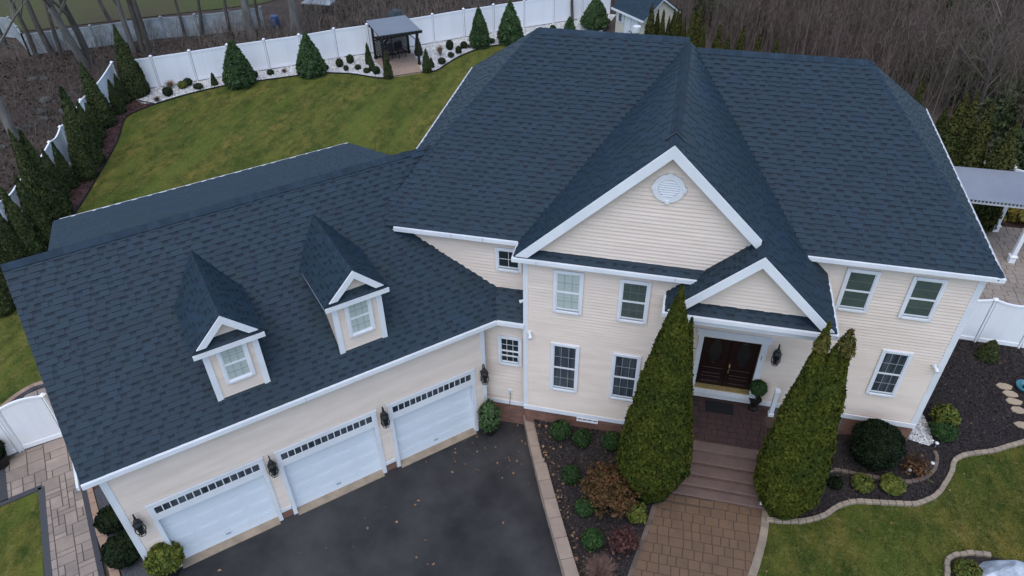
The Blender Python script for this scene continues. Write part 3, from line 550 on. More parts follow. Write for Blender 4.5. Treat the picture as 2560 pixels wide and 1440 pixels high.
for a,b in [(9.29,9.80),(6.17,6.47),(3.05,3.38),(-.02,.33)]: board('base_band',GU(a+.01,.002,.30),GDIR*(b-a-.02),GOUT*.045,UP*.13)
# brick foundation
def bricks(O,sd,nd,L,z0,z1,name='foundation'):
    O,sd,nd=Vector(O),Vector(sd),Vector(nd); m=MB(); m.box(O+UP*z0-nd*.1,sd*L,nd*.112,UP*(z1-z0)); f=part(name,m,'mortar',house)
    z=z1-.07; r=0
    bm_=cbm.setdefault('brick',None)
    if bm_ is None:
        q=MB(); q.abox(0,.195,0,.022,0,.06); cbm['brick']=bm_=q.mesh('brick','brick')
    R_=Matrix((sd,nd,UP)).transposed().to_4x4()
    while z>z0-.03:
        x=0.005 if r%2==0 else -.10
        while x<L-.02:
            a=max(x,0.003); b=min(x+.195,L)
            if b-a>.19:
                ob=bpy.data.objects.new('brick',bm_)
                COL.objects.link(ob); ob.parent=f; ob.matrix_local=Matrix.Translation(O+sd*a+UP*z)@R_
            elif b-a>.04:
                key=('b',round(b-a,2))
                if key not in cbm: q=MB(); q.abox(0,round(b-a,2),0,.022,0,.06); cbm[key]=q.mesh('brick','brick')
                ob=bpy.data.objects.new('brick',cbm[key]); COL.objects.link(ob); ob.parent=f; ob.matrix_local=Matrix.Translation(O+sd*a+UP*z)@R_
            x+=.207
        z-=.072; r+=1
bricks((0,0,0),X_,-Y_,3.0,.45,1.06); bricks((9.2,YR,0),X_,-Y_,1.89,.30,1.12); bricks((-1.25,.25,0),X_,-Y_,1.22,.0,.86)
m=MB(); m.abox(3.0,4.07,-.012,.09,.2,1.06); m.abox(6.4,9.2,YR-.012,YR+.09,.2,1.12); m.abox(11.0,11.095,YR,10.5,-.1,1.2); part('foundation',m,'mortar',house)
for a,b in [(6.17,6.47),(3.05,3.38),(9.29,9.85),(0,.33)]: bricks(GU(a,0,0),GDIR,GOUT,b-a,-.02,.30)
M['muntin_light']=material('vent_backing_mat',(.68,.69,.71),.6)
M['muntin_dark']=material('muntin_dark_mat',(.13,.15,.145),.6)
M['muntin_grey']=material('muntin_mat',(.30,.32,.34),.6)
# ---------------------------------------------------------------- windows
def window(O,sd,nd,s0,s1,z0,z1,gu,gl,cols=3,rows=2,zm=None,fr=.085,track=True,mid=True,label=None):
    O,sd,nd=Vector(O),Vector(sd),Vector(nd); p=lambda s,z,n=0: O+sd*s+UP*z+nd*n
    m=MB(); t=.072
    m.box(p(s0,z0),sd*fr,nd*t,UP*(z1-z0)); m.box(p(s1-fr,z0),sd*fr,nd*t,UP*(z1-z0))
    m.box(p(s0+fr,z1-fr),sd*(s1-s0-2*fr),nd*(t+.012),UP*fr); m.box(p(s0+fr,z0),sd*(s1-s0-2*fr),nd*(t+.02),UP*(fr*.8))
    wdw=part('window',m,'white',house,bevel=.006,label=label)
    a,b,c,d=s0+fr,s1-fr,z0+fr*.8,z1-fr; zm=zm or (c+d)/2
    if track: m=MB(); m.box(p(a,c,0),sd*(b-a),nd*.060,UP*.05); part('sill_track',m,'screen',wdw); c+=.05
    sashes=[(zm,d,.030,gu),(c,zm,.030,gl)] if mid else [(c,d,.03,gu)]
    for (q0,q1,n0,g) in sashes:
        m=MB(); w=.022
        m.box(p(a,q0,.001),sd*w,nd*.058,UP*(q1-q0)); m.box(p(b-w,q0,.001),sd*w,nd*.058,UP*(q1-q0)); m.box(p(a+w,q0,.001),sd*(b-a-2*w),nd*.060,UP*w*1.3); m.box(p(a+w,q1-w,.001),sd*(b-a-2*w),nd*.060,UP*w)
        part('sash',m,'white',wdw)
        m=MB(); m.box(p(a+w,q0+w,.0),sd*(b-a-2*w),nd*.045,UP*(q1-q0-2*w)); part('pane',m,g,wdw)
        m=MB()
        for i in range(1,cols): m.box(p(a+(b-a)*i/cols-.006,q0+w*1.3,.045),sd*.012,nd*.006,UP*(q1-q0-2.3*w))
        for i in range(1,rows): m.box(p(a+w,q0+(q1-q0)*i/rows-.007,.0455),sd*(b-a-2*w),nd*.006,UP*.014)
        if m.v: part('muntin',m,'white' if g=='glass' else ('muntin_dark' if g=='glass_green' else 'muntin_grey'),wdw)
    return wdw
window((0,0,0),X_,-Y_,.76,1.54,5.03,6.41,'glass_blind','glass_blind')
window((0,0,0),X_,-Y_,2.44,3.22,5.02,6.38,'glass_green','glass_green')
window((0,0,0),X_,-Y_,.74,1.54,2.09,3.91,'glass_drape','glass_drape')
window((0,0,0),X_,-Y_,2.43,3.21,2.10,3.86,'glass_drape','glass_drape')
window((0,YR,0),X_,-Y_,7.95,8.75,5.08,6.42,'glass_green','glass_green',cols=1)
window((0,YR,0),X_,-Y_,9.50,10.30,5.07,6.41,'glass_green','glass_green',cols=1)
window((0,YR,0),X_,-Y_,9.48,10.25,2.24,3.93,'glass_drape','glass_drape')
window((0,YL,0),X_,-Y_,-.94,-.21,5.63,6.38,'glass','glass',cols=2,rows=2,mid=False)
wc=window((0,.25,0),X_,-Y_,-.83,-.13,2.55,3.65,'glass','glass',label='window with its lower sash tilted open')
m=MB(); o=Vector((-.74,.175,2.66)); 
for a,b in (((0,0,0),(.52,0,0)),((0,-.10,.36),(.52,0,0))): m.box(o+Vector(a),b,(0,.02,0),(0,0,.02))
for x in (0,.50): m.box(o+Vector((x,0,0)),(.02,0,0),(0,.02,0),(0,-.10,.38))
part('tilted_sash',m,'white',wc)
# basement window
m=MB(); m.abox(1.57,2.20,-.06,0,.90,.94); m.abox(1.57,2.20,-.06,0,1.03,1.058); 
for x in (1.57,1.72,1.87,2.02,2.17): m.abox(x,x+.03,-.045,0,.94,1.03)
bw=part('basement_window',m,'white',house); m=MB(); m.abox(1.60,2.17,-.02,-.012,.94,1.03); part('pane',m,'glass_drape',bw)
# darker/paler siding strip above lower windows
# round gable vent
m=MB(); k=32; cx,cz=3.315,9.085; R1,R2=.36,.235
for j in range(k):
    a0,a1=2*math.pi*j/k,2*math.pi*(j+1)/k
    P=[(cx+r*math.cos(a),y,cz+r*math.sin(a)) for a in (a0,a1) for r,y in ((R1,-.03),(R1,-.07),(R2,-.075),(R2,-.03))]
    m.add(P,[(0,1,5,4),(1,2,6,5),(2,3,7,6)])
vent=part('gable_vent',m,'white',house)
bpy.context.view_layer.update()
m=MB()
for a in (0,math.pi/2,math.pi,3*math.pi/2):
    c,s=math.cos(a),math.sin(a); m.box(Vector((cx+c*.30-s*-.05,-.085,cz+s*.30+c*-.05)),(c*.09,0,s*.09),(0,.05,0),(-s*.10,0,c*.10))
part('keystone',m,'white',vent)
for i in range(7):
    z=cz-.20+i*.058; hw=math.sqrt(max(0,R2**2-(z-cz)**2))-.005
    if hw>.05: m=MB(); m.prism([(cx-hw,-.036,z+.030),(cx-hw,-.072,z+.008),(cx-hw,-.072,z),(cx-hw,-.036,z+.022)],(2*hw,0,0)); part('louvre',m,'white',vent)
m=MB(); m.tube([(cx,-.03,cz),(cx,-.034,cz)],[R2,R2],24); part('backing',m,'muntin_light',vent)
# ---------------------------------------------------------------- front door
m=MB(); y0=YR
m.abox(4.72,4.86,y0-.06,y0,1.55,3.60); m.abox(6.44,6.62,y0-.06,y0,1.55,3.60); m.abox(4.66,6.68,y0-.075,y0,3.54,3.76); m.abox(4.60,6.74,y0-.10,y0,3.76,3.80)
df=part('door_frame',m,'white',house,bevel=.008)
m=MB(); m.abox(4.72,6.62,y0-.20,y0+.02,1.40,1.55); m.abox(4.72,6.62,y0-.10,y0,1.16,1.40); part('door_sill',m,'white',df)
m=MB(); m.abox(4.86,6.44,y0-.14,y0+.05,1.55,1.585); part('threshold',m,'yellow',df)
m=MB(); m.box((6.50,y0-.062,2.93),(.012,0,0),(0,-.008,0),(.012,0,.14)); m.box((6.49,y0-.062,3.045),(.03,0,.012),(0,-.008,0),(0,0,.012)); part('house_number',m,'black',df)
for k,(a,b) in enumerate(((4.87,5.645),(5.655,6.43))):
    m=MB(); m.abox(a,b,y0+.03,y0+.08,1.59,3.53)
    # raised frames
    for (p0,p1,q0,q1) in ((a+.1,b-.1,1.72,1.95),(a+.1,b-.1,2.05,2.3)):
        m.abox(p0,p1,y0+.018,y0+.03,q0,q0+.03); m.abox(p0,p1,y0+.018,y0+.03,q1-.03,q1); m.abox(p0,p0+.03,y0+.018,y0+.03,q0,q1); m.abox(p1-.03,p1,y0+.018,y0+.03,q0,q1)
    m.abox(a,a+.03,y0+.015,y0+.03,1.59,3.53); m.abox(b-.03,b,y0+.015,y0+.03,1.59,3.53)
    dr=part('front_door',m,'doorwood',house,bevel=.006)
    m=MB(); c=(a+b)/2; n=24; P=[(c+.17*math.cos(2*math.pi*j/n),y0+.028,2.95+.42*math.sin(2*math.pi*j/n)) for j in range(n)]; m.prism(P,(0,-.012,0)); part('oval_pane',m,'ovalglass',dr)
    m=MB(); P=[Vector((c+.19*math.cos(2*math.pi*j/n),y0+.016,2.95+.44*math.sin(2*math.pi*j/n))) for j in range(n+1)]; m.tube(P,[.018]*(n+1),5,cap=False); part('oval_frame',m,'doorwood',dr)
    if k==1:
        m=MB(); m.abox(a+.04,a+.09,y0+.0,y0+.02,2.45,2.53); m.tube([(a+.065,y0-.0,2.5),(a+.065,y0-.05,2.46),(a+.065,y0-.055,2.36),(a+.065,y0-.02,2.26),(a+.065,y0+.01,2.24)],[.014,.016,.018,.016,.012],8); m.abox(a+.045,a+.085,y0+.0,y0+.02,2.18,2.24)
        part('handle',m,'gold',dr)
# ---------------------------------------------------------------- garage doors
for a,b in GD:
    m=MB(); q=lambda u,z,v=0: GU(u,v,z)
    m.box(q(a,0),GDIR*.11,GOUT*.05,UP*2.66); m.box(q(b-.11,0),GDIR*.11,GOUT*.05,UP*2.66); m.box(q(a+.11,2.53),GDIR*(b-a-.22),GOUT*.05,UP*.13); m.box(q(a+.11,2.06),GDIR*(b-a-.22),GOUT*.05,UP*.225)
    m.box(q(a-.02,2.66),GDIR*(b-a+.04),GOUT*.07,UP*.03)
    # jamb returns
    m.box(q(a+.09,0,-.16),GDIR*.02,GOUT*.16,UP*2.06); m.box(q(b-.11,0,-.16),GDIR*.02,GOUT*.16,UP*2.06); m.box(q(a+.11,2.04,-.16),GDIR*(b-a-.22),GOUT*.16,UP*.018)
    gd=part('garage_door',m,'white',house)
    n=14; A,B=a+.14,b-.14; pw=(B-A)/n
    for i in range(n):
        m=MB(); m.box(q(A+i*pw+.014,2.29,.025),GDIR*(pw-.028),GOUT*.01,UP*.245); part('transom_pane',m,'glass_drape',gd)
    m=MB()
    m.box(q(a+.11,2.285,.0),GDIR*.03,GOUT*.046,UP*.25); m.box(q(B,2.285,.0),GDIR*.03,GOUT*.046,UP*.25)
    for i in range(1,n): m.box(q(A+i*pw-.012,2.285,.0),GDIR*.024,GOUT*.046,UP*.25)
    m.box(q(a+.11,2.296,-.05),GDIR*(b-a-.22),GOUT*.05,UP*.016)
    part('transom_muntin',m,'white',gd)
    zz=[.01,.52,1.03,1.54,2.05]
    for r in range(4):
        m=MB(); u0,u1=a+.11,b-.11
        m.box(q(u0,zz[r]+.004,-.17),GDIR*(u1-u0),GOUT*.05,UP*.502)
        for c in range(4):
            cw=(u1-u0)/4; x=u0+c*cw+.07; ww=cw-.14
            m.box(q(x,zz[r]+.10,-.12),GDIR*ww,GOUT*.005,UP*.31); m.box(q(x+.04,zz[r]+.14,-.1195),GDIR*(ww-.08),GOUT*.0075,UP*.23)
        part('door_panel',m,'door',gd,bevel=.006)
    m=MB(); m.box(q((a+b)/2-.06,.25,-.12),GDIR*.12,GOUT*.03,UP*.03); part('handle',m,'screen',gd)
# ---------------------------------------------------------------- dormers
for d in DORM:
    u0,u1,v=d['u0'],d['u1'],d['v']; uc,hw=d['uc'],d['hw']; zb=ZG+(GE-v)*KG
    m=MB(); q=lambda u,z,vv=0: GU(u,v+vv,z)
    m.box(q(u0,zb-.05,-.1),GDIR*(u1-u0),GOUT*.1,UP*(DZE+.02-zb)); m.prism([q(uc-hw+.15,DZE+.12,.003),q(uc+hw-.15,DZE+.12,.003),q(uc,DZR-.1,.003)],-GOUT*.08)
    for u in (u0,u1-.1):
        ve=d['vre']; m.prism([GU(u,v-.1,zb-.1),GU(u,v-.1,DZE-.04),GU(u,ve,DZE-.04)],GDIR*.1)
    dw=part('dormer_wall',m,'siding',house)
    R_=Matrix((GDIR,GOUT,UP)).transposed().to_4x4(); L=round(u1-u0,2); z=zb
    while z<DZE-.12:
        key=(L,.102)
        if key not in cbm:
            mm=MB(); mm.add([(0,0,0),(L,0,0),(L,.024,0),(0,.024,0),(0,0,.102),(L,0,.102),(L,.006,.102),(0,.006,.102)],[(0,3,2,1),(4,5,6,7),(0,1,5,4),(1,2,6,5),(2,3,7,6),(3,0,4,7)]); cbm[key]=mm.mesh('clapboard','siding')
        ob=bpy.data.objects.new('clapboard',cbm[key]); COL.objects.link(ob); ob.parent=dw; ob.matrix_local=Matrix.Translation(q(u0,z,.002))@R_; z+=.102
    for u in (u0-.03,u1-.11): m=MB(); m.box(q(u,zb-.12,.003),GDIR*.14,GOUT*.04,UP*(DZE-zb+.05)); part('corner_board',m,'white',house)
    m=MB(); m.box(GU(uc-hw,d['vf']+.002,DZE-.13),GDIR*2*hw,GOUT*.03,UP*.125); m.box(GU(uc-hw+.02,v,DZE-.13),GDIR*(2*hw-.04),GOUT*DFO,UP*.02)
    for sg in (-1,1): m.box(GU(uc+sg*(hw-.03),d['vf'],DZE-.14),GDIR*sg*.02,-GOUT*(d['vf']-d['vre']),UP*.08)
    part('dormer_fascia',m,'white',house)
    window(GU(0,v+.0,0),GDIR,GOUT,uc-.36,uc+.33,zb+.40,zb+1.50,'glass_blind','glass_blind',zm=zb+.95,track=False)
# ---------------------------------------------------------------- things on the house
def lantern(loc,out,label,s=1.28):
    t=empty('wall_lantern',loc,label,'lantern','black wall lanterns on the house'); t.scale=(s,s,s)
    o=Vector(out); c=o*.13
    def P(*pts): return [c+Vector(p) for p in pts]
    m=MB(); m.lathe(c,[(-.02,.045),(.02,.085),(.10,.095),(.16,.06),(.20,.05),(.24,.02),(.30,.012)],8); part('hood',m,'black',t,smooth=False)
    m=MB()
    for j in range(6):
        a=j*math.pi/3; m.tube(P((.085*math.cos(a),.085*math.sin(a),.02),(.095*math.cos(a),.095*math.sin(a),-.10),(.06*math.cos(a),.06*math.sin(a),-.22)),[.008]*3,4)
    for z,r in ((-.10,.096),(-.22,.062)): m.tube(P(*[(r*math.cos(2*math.pi*j/12),r*math.sin(2*math.pi*j/12),z) for j in range(13)]),[.008]*13,4,cap=False)
    part('cage',m,'black',t)
    m=MB(); m.lathe(c,[(-.20,.045),(-.05,.065),(.02,.06)],10); part('glass_shade',m,'glass',t)
    m=MB(); m.tube([o*.01+UP*.05,o*.03+UP*.05],[.055,.05],10); m.tube([o*.03+UP*.08,o*.08+UP*.33,c+UP*.34,c+UP*.25],[.012]*4,5); part('bracket',m,'black',t)
    return t
for (u,z,lb) in [(9.58,2.28,'black wall lantern left of the leftmost garage door, nearest the outer corner'),(6.32,2.33,'black wall lantern between the leftmost and middle garage doors'),(3.21,2.37,'black wall lantern between the middle and rightmost garage doors'),(.10,2.38,'black wall lantern between the rightmost garage door and the white corner board')]:
    lantern(GU(u,.03,z),GOUT,lb)
lantern((6.87,YR-.03,3.25),-Y_,'black wall lantern to the right of the dark front door')
def camera_light(loc,lb):
    t=empty('security_light',loc,lb,'security light','white security lights on the corner boards')
    m=MB(); m.tube([(0,0,0),(0,-.05,0)],[.055,.055],12); part('base_plate',m,'white',t,smooth=False)
    m=MB(); m.tube([(0,-.05,0),(.04,-.11,-.03),(.06,-.20,-.07)],[.03,.05,.055],10); part('lamp_head',m,'white',t,smooth=False)
camera_light((.14,-.03,4.15),'small white security light on the front wall beside its left corner board')
camera_light((10.86,YR-.03,3.6),'small white security light by the far right corner board')
t=empty('security_light',(-.04,.3,4.95),'small white security light on the corner board just above the garage roof','security light','white security lights on the corner boards')
m=MB(); m.tube([(0,0,0),(-.06,0,0)],[.04,.04],10); part('base_plate',m,'white',t); m=MB(); m.tube([(-.06,0,0),(-.16,-.03,-.03)],[.04,.05],10); part('lamp_head',m,'white',t)
t=empty('outdoor_socket',(-.50,.225,1.42),'white weatherproof socket with a black cord on the connector wall under its window','socket')
m=MB(); m.abox(-.05,.05,-.03,0,-.08,.08); part('cover',m,'white',t,bevel=.006); m=MB(); m.abox(-.02,.02,-.035,-.03,-.05,-.01); m.abox(-.02,.02,-.035,-.03,.01,.05); part('outlet',m,'screen',t)
m=MB(); m.tube([(0,-.03,-.03),(.01,-.06,-.10),(.0,-.05,-.3),(-.02,-.05,-.62)],[.008]*4,5); part('cord',m,'black',t)
# ================================================================ THE GROUND
rs=np.random.RandomState(5)
def lerp_poly(P,n):  # smooth a polyline (Catmull-Rom)
    P=[Vector(p) for p in P]; out=[]
    for i in range(len(P)-1):
        a=P[max(i-1,0)]; b=P[i]; c=P[i+1]; d=P[min(i+2,len(P)-1)]
        for k in range(n):
            t=k/n; out.append(.5*((2*b)+(c-a)*t+(2*a-5*b+4*c-d)*t*t+(3*b-a-3*c+d)*t**3))
    out.append(P[-1]); return out
# base ground: one sheet, far enough to reach the horizon
def hbase(x,y):
    z=hg(x,y)
    if y<1.2 and x-xw(min(y,.4))<.6: z=0
    return z
def ground_sheet():
    xs=list(np.arange(-30,24.01,.5)); ys=list(np.arange(-16,40.01,.5))
    X0=[-400,-200,-120,-70,-48,-38]; X1=[30,40,60,110,200,400]; Y1=[46,56,75,120,200,400]; Y0=[-400,-200,-90,-40,-24]
    xs=X0+xs+X1; ys=Y0+ys+Y1; nx=len(xs)
    V=[(x,y,hbase(x,y)-.035) for y in ys for x in xs]
    F=[(j*nx+i,j*nx+i+1,(j+1)*nx+i+1,(j+1)*nx+i) for j in range(len(ys)-1) for i in range(nx-1)]
    o=link('ground',mesh_np('ground',V,F,'woods')); return struct(o)
ground_sheet()
LAWN=[(p[0],p[1]) for p in lerp_poly(D['lawn'],3)]; BE=[(p[0],p[1]) for p in lerp_poly(D['bededge'],4)]
drape('back_lawn',LAWN[::-1]+BE+[(3,34),(10,26),(12,12),(11,8),(-3,8),(-8,-2),(-12,-4.2),(-14,-3.2),(-16,-6)],-.0,'lawn',grid=1)
# white gravel bed along the back fence
FB=[(p[0],p[1]) for p in D['fence_back']]
drape('gravel_bed',BE+[(FB[-1][0]+.5,FB[-1][1])]+FB[::-1]+[(-27.6,19.4),(-26.0,18.6)],.012,'gravel',grid=1)
# red-brown mulch strip under the hedge row
LE=LAWN[:-2]
drape('mulch_strip',LE+[(-19.6,-3.0),(-22.5,-3),(-23.3,5.5),(-24.8,10.5),(-26.4,14.9),(-28,19.5),(-27.6,19.4),(-26.0,18.7)],.010,'redmulch',grid=1)
def edging(name,pts,w,h,mat,z=0,label=None,cat='edging',zf=None):
    m=MB(); P=[Vector((p[0],p[1],0)) for p in pts]
    for i in range(len(P)-1):
        d=(P[i+1]-P[i]); 
        if d.length<1e-4: continue
        s=Vector((-d.y,d.x,0)).normalized()*w/2; zz=(zf(P[i].x,P[i].y) if zf else z)
        m.box(P[i]-s+UP*(zz-.05),d,s*2,UP*(h+.05))
    o=link(name,m.mesh(name,mat)); return tag(o,label,cat)
edging('bed_edging',BE,.06,.07,'black',label='black edging strip between the back lawn and the white gravel bed',cat='lawn edging')
edging('bed_edging',LE,.06,.05,'black',label='black edging strip between the back lawn and the hedge row mulch',cat='lawn edging')
edging('bed_edging',[D['bededge'][0],(-26.6,18.9)],.08,.05,'black',label='short black edging strip dividing red mulch from white gravel at the hedge corner',cat='lawn edging')
# neighbour's lawn far behind
drape('far_lawn',[(p[0],p[1]) for p in D['neigh']],.01,'farlawn',grid=6)
# driveway
dw=[(xw(y)-.02,y) for y in np.arange(.25,-16.01,-.75)]
g0=GU(0,0); 
drape('driveway',dw+[(-4,-16),(-9,-10.0),(-8.62,-7.45),(-7.9,-6.43),(-1.2,-.1),(-1.2,.25),(.05,.25)],0,'asphalt',zf=lambda x,y:0,grid=2)
m=MB()
for a,b in GD: m.box(GU(a+.11,-.17,-.02),GDIR*(b-a-.22),GOUT*.31,UP*.045)
apron=link('concrete_apron',m.mesh('concrete_apron','concrete')); struct(apron)
# front mulch beds
bed1=[(xw(y)+.1,y) for y in np.arange(.1,-9,-.6)]
WLp=[(p[0],p[1]) for p in lerp_poly(D['walkL'],4)]; WRp=[(p[0],p[1]) for p in lerp_poly(D['walkR'],4)]
WLp+= [(3.1,-6.3),(2.9,-9)]; WRp+=[(6.0,-6.0),(5.8,-9)]
drape('front_mulch_bed',bed1+WLp[::-1]+[(4.1,-1.7),(4.1,.05)],.0,'mulch')
drape('front_lawn',WRp[::-1]+[(7.0,-1.4),(9,0),(18,4.5),(30,8),(30,-16),(5.8,-16)],-.006,'lawn',grid=1)
EO=[(p[0],p[1]) for p in lerp_poly(D['edge_out'],4)]
drape('side_mulch_bed',EO+[(15.6,6.7),(12.0,6.8),(11.0,6.8),(11.0,1.58),(6.9,1.58),(6.9,-1.9)],.012,'mulch')
GPd=[(p[0],p[1]) for p in D['gravelpad']]
drape('corner_gravel',GPd+[(11.10,1.9),(11.10,3.4),(11.5,3.4)],.03,'gravel')
# pavers of the front walk
drape('front_walk',WLp+WRp[::-1]+[(7.05,-1.4),(4.2,-1.4)],.016,'joint'); walk=bpy.data.objects['front_walk']
pm={}
def paver(parent,cx,cy,w,l,z,mat,key,h=.03,rot=0):
    k=(key,round(w,3),round(l,3))
    if k not in pm:
        m=MB(); e=.008; a,b=w/2,l/2
        m.add([(-a,-b,0),(a,-b,0),(a,b,0),(-a,b,0),(-a+e,-b+e,h),(a-e,-b+e,h),(a-e,b-e,h),(-a+e,b-e,h)],[(4,5,6,7),(0,1,5,4),(1,2,6,5),(2,3,7,6),(3,0,4,7)]); pm[k]=m.mesh('paver',mat)
    o=bpy.data.objects.new('paver',pm[k]); COL.objects.link(o); o.parent=parent; o.location=(cx,cy,z+random.uniform(-.002,.002)); o.rotation_euler=(0,0,rot); return o
WPOLY=WLp+WRp[::-1]+[(7.05,-1.4),(4.2,-1.4)]
walkpoly=WPOLY
n=0; y=-1.62; r=0
while y>-7.2:
    x=2.4+(r%3)*.09
    while x<7.3:
        ws=[random.choice([.22,.30,.30,.38])]+[.22,.15,.10]; step=.05
        for w in ws:
            cx,cy=x+w/2,y-.14
            if all(inpoly(cx+sx*(w/2-.01),cy+sy*.11,WPOLY) for sx in(-1,1) for sy in (-1,1)) and n<300:
                paver(walk,cx,cy,round(w-.010,3),.270,hg(cx,cy)+.002,'paver_brown','w',h=.022); n+=1; step=w; break
        x+=step
    y-=.28; r+=1
edging('walk_border',WRp,.20,.035,'edge',zf=hg,label='worn tan paver border along the right side of the front walk',cat='walk border')
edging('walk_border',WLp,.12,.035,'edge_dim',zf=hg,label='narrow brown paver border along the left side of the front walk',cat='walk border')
# porch and steps
porch=worldroot(empty('porch',(5.5,.6,.35),'raised porch landing of dark red pavers in front of the double door','porch'))
m=MB(); m.abox(4.075,7.0,-.25,1.50,.2,1.10); m.abox(4.075,7.25,.7,1.555,.2,1.098); pb=part('porch_base',m,'joint',porch)
m=MB(); m.abox(4.3,7.02,-.58,-.25,.95,1.15); part('landing_border',m,'step',porch,bevel=.02)
m=MB(); m.abox(4.3,7.0,-.56,-.27,.985,1.09); part('riser',m,'step_riser',porch)
nn=0
yy=1.52; r=0
while yy>-.22:
    x=4.09-(r%2)*.12
    while x<6.98:
        w=random.choice([.16,.24,.24,.32]); a,b=max(x,4.09),min(x+w,6.98)
        if b-a>.05:
            k=paver(porch,(a+b)/2-5.5,yy-.105-.6,round(b-a-.008,2),.202,1.10-.35,'paver_red','p',h=.022)
        x+=w
    yy-=.21; r+=1
m=MB(); m.abox(4.09,7.2,1.535,1.555,1.1,1.15); part('back_strip',m,'step',porch)
steps=worldroot(empty('front_steps',(5.7,-1.2,.35),'five broad mauve stone steps leading from the brown walk up to the porch','steps'))
yn=[-.58,-.90,-1.20,-1.46,-1.70]; zt=[1.15,.99,.83,.67,.51]; xl=[4.3,4.5,4.4,4.3,4.25]; xr=[7.0,6.95,6.95,6.95,7.16]
for i in range(1,5):
    y1=yn[i-1]-.0 if i>0 else 0; 
    m=MB(); m.abox(xl[i],xr[i],yn[i],yn[i-1]+.04,zt[i]-.05,zt[i]); part('tread',m,'step',steps,bevel=.018)
    m=MB(); m.abox(xl[i]+.02,xr[i]-.02,yn[i]+.03,yn[i-1]+.2,zt[i]-.17,zt[i]-.045); part('riser',m,'step_riser',steps)
m=MB(); m.abox(4.3,7.0,-1.6,.0,.1,.40); part('step_core',m,'joint',steps)
def newel(loc,h,lb,rail=False):
    t=empty('newel_post',loc,lb,'newel post','white newel posts of the porch')
    m=MB(); m.abox(-.06,.06,-.06,.06,0,h); part('post',m,'vinyl',t,bevel=.006)
    m=MB(); m.abox(-.08,.08,-.08,.08,0,.10); m.abox(-.08,.08,-.08,.08,h,h+.03); m.prism([(-.07,-.07,h+.03),(.07,-.07,h+.03),(.07,.07,h+.03),(-.07,.07,h+.03)],(0,0,.03)); part('post_cap',m,'vinyl',t)
    if rail: m=MB(); m.box((-.03,.06,h-.14),(0,.35,.18),(.06,0,0),(0,0,.07)); part('handrail',m,'vinyl',t)
newel((6.93,-1.52,.51),.98,'white vinyl newel post standing on the bottom step beside the right-hand tall evergreen',True)
newel((7.12,1.2,1.10),1.0,'white newel post on the porch against the wall right of the potted topiary')
# mat, topiary
m=MB(); m.abox(5.26,6.06,.93,1.36,1.126,1.146)
tag(part('doormat',m,'mat'),'black doormat on the porch paving in front of the double door','doormat')
# retaining wall
rw=worldroot(empty('retaining_wall',(1.2,-2.4,0),'low tan stone retaining wall between the asphalt driveway and the front mulch bed','retaining wall'))
s=.28; y=.28
def wpt(y): return Vector((xw(y),y,0))
while y>-9:
    a=wpt(y); L=.62; b=a+(wpt(y-.1)-a).normalized()*L; d=(b-a); sd_=Vector((-d.y,d.x,0)).normalized()
    for lay in range(3):
        m=MB(); off=.0 if lay%2 else .0; m.box(a-sd_*.15+UP*(.135*lay-.01)+d*.01+sd_*random.uniform(-.008,.008),d*.975,sd_*.3,UP*.128); o=part('wall_block',m,'wallstone',rw,bevel=.012)
    m=MB(); m.box(a-sd_*.175+UP*.395+d*.006,d*.985,sd_*.35,UP*.075); part('cap_stone',m,'wallstone',rw,bevel=.014)
    y=b.y
# stone edging rows (countable blocks)
def blocks(name,pts,L,w,h,mat,label,sub=6,jit=.012):
    P=lerp_poly([(p[0],p[1],0) for p in pts],sub); t=empty(name,(P[0].x,P[0].y,hg(P[0].x,P[0].y)),label,'stone edging'); worldroot(t); 
    acc=0; i=0; cur=P[0].copy(); out=[cur.copy()]
    for q in P[1:]:
        while (q-cur).length>=L: cur=cur+(q-cur).normalized()*L; out.append(cur.copy())
    for a,b in zip(out[:-1],out[1:]):
        d=b-a; s=Vector((-d.y,d.x,0)).normalized(); z=hg(a.x,a.y)
        m=MB(); m.box(a-s*w/2+UP*(z-.03)+s*random.uniform(-jit,jit)+d*.02,d*.96,s*w,UP*(h+.03+random.uniform(-.006,.006))); part('edging_block',m,mat,t,bevel=.015)
    return t
blocks('stone_edging',D['edge_out'],.21,.13,.10,'edge','long winding tan stone edging between the front lawn and the dark side bed')
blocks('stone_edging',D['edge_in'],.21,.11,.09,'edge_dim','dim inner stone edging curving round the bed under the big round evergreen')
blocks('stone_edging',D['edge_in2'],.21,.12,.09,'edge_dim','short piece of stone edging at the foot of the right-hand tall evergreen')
blocks('stone_edging',D['edge_br'],.20,.13,.10,'edge','stone edging round the small bed with the white boulder')
bp_=[(p[0],p[1]) for p in lerp_poly(D['edge_br'],4)]
drape('boulder_bed',bp_+[(13.6,-1.9),(13.8,-3.5),(11.4,-3.5)],.012,'mulch')
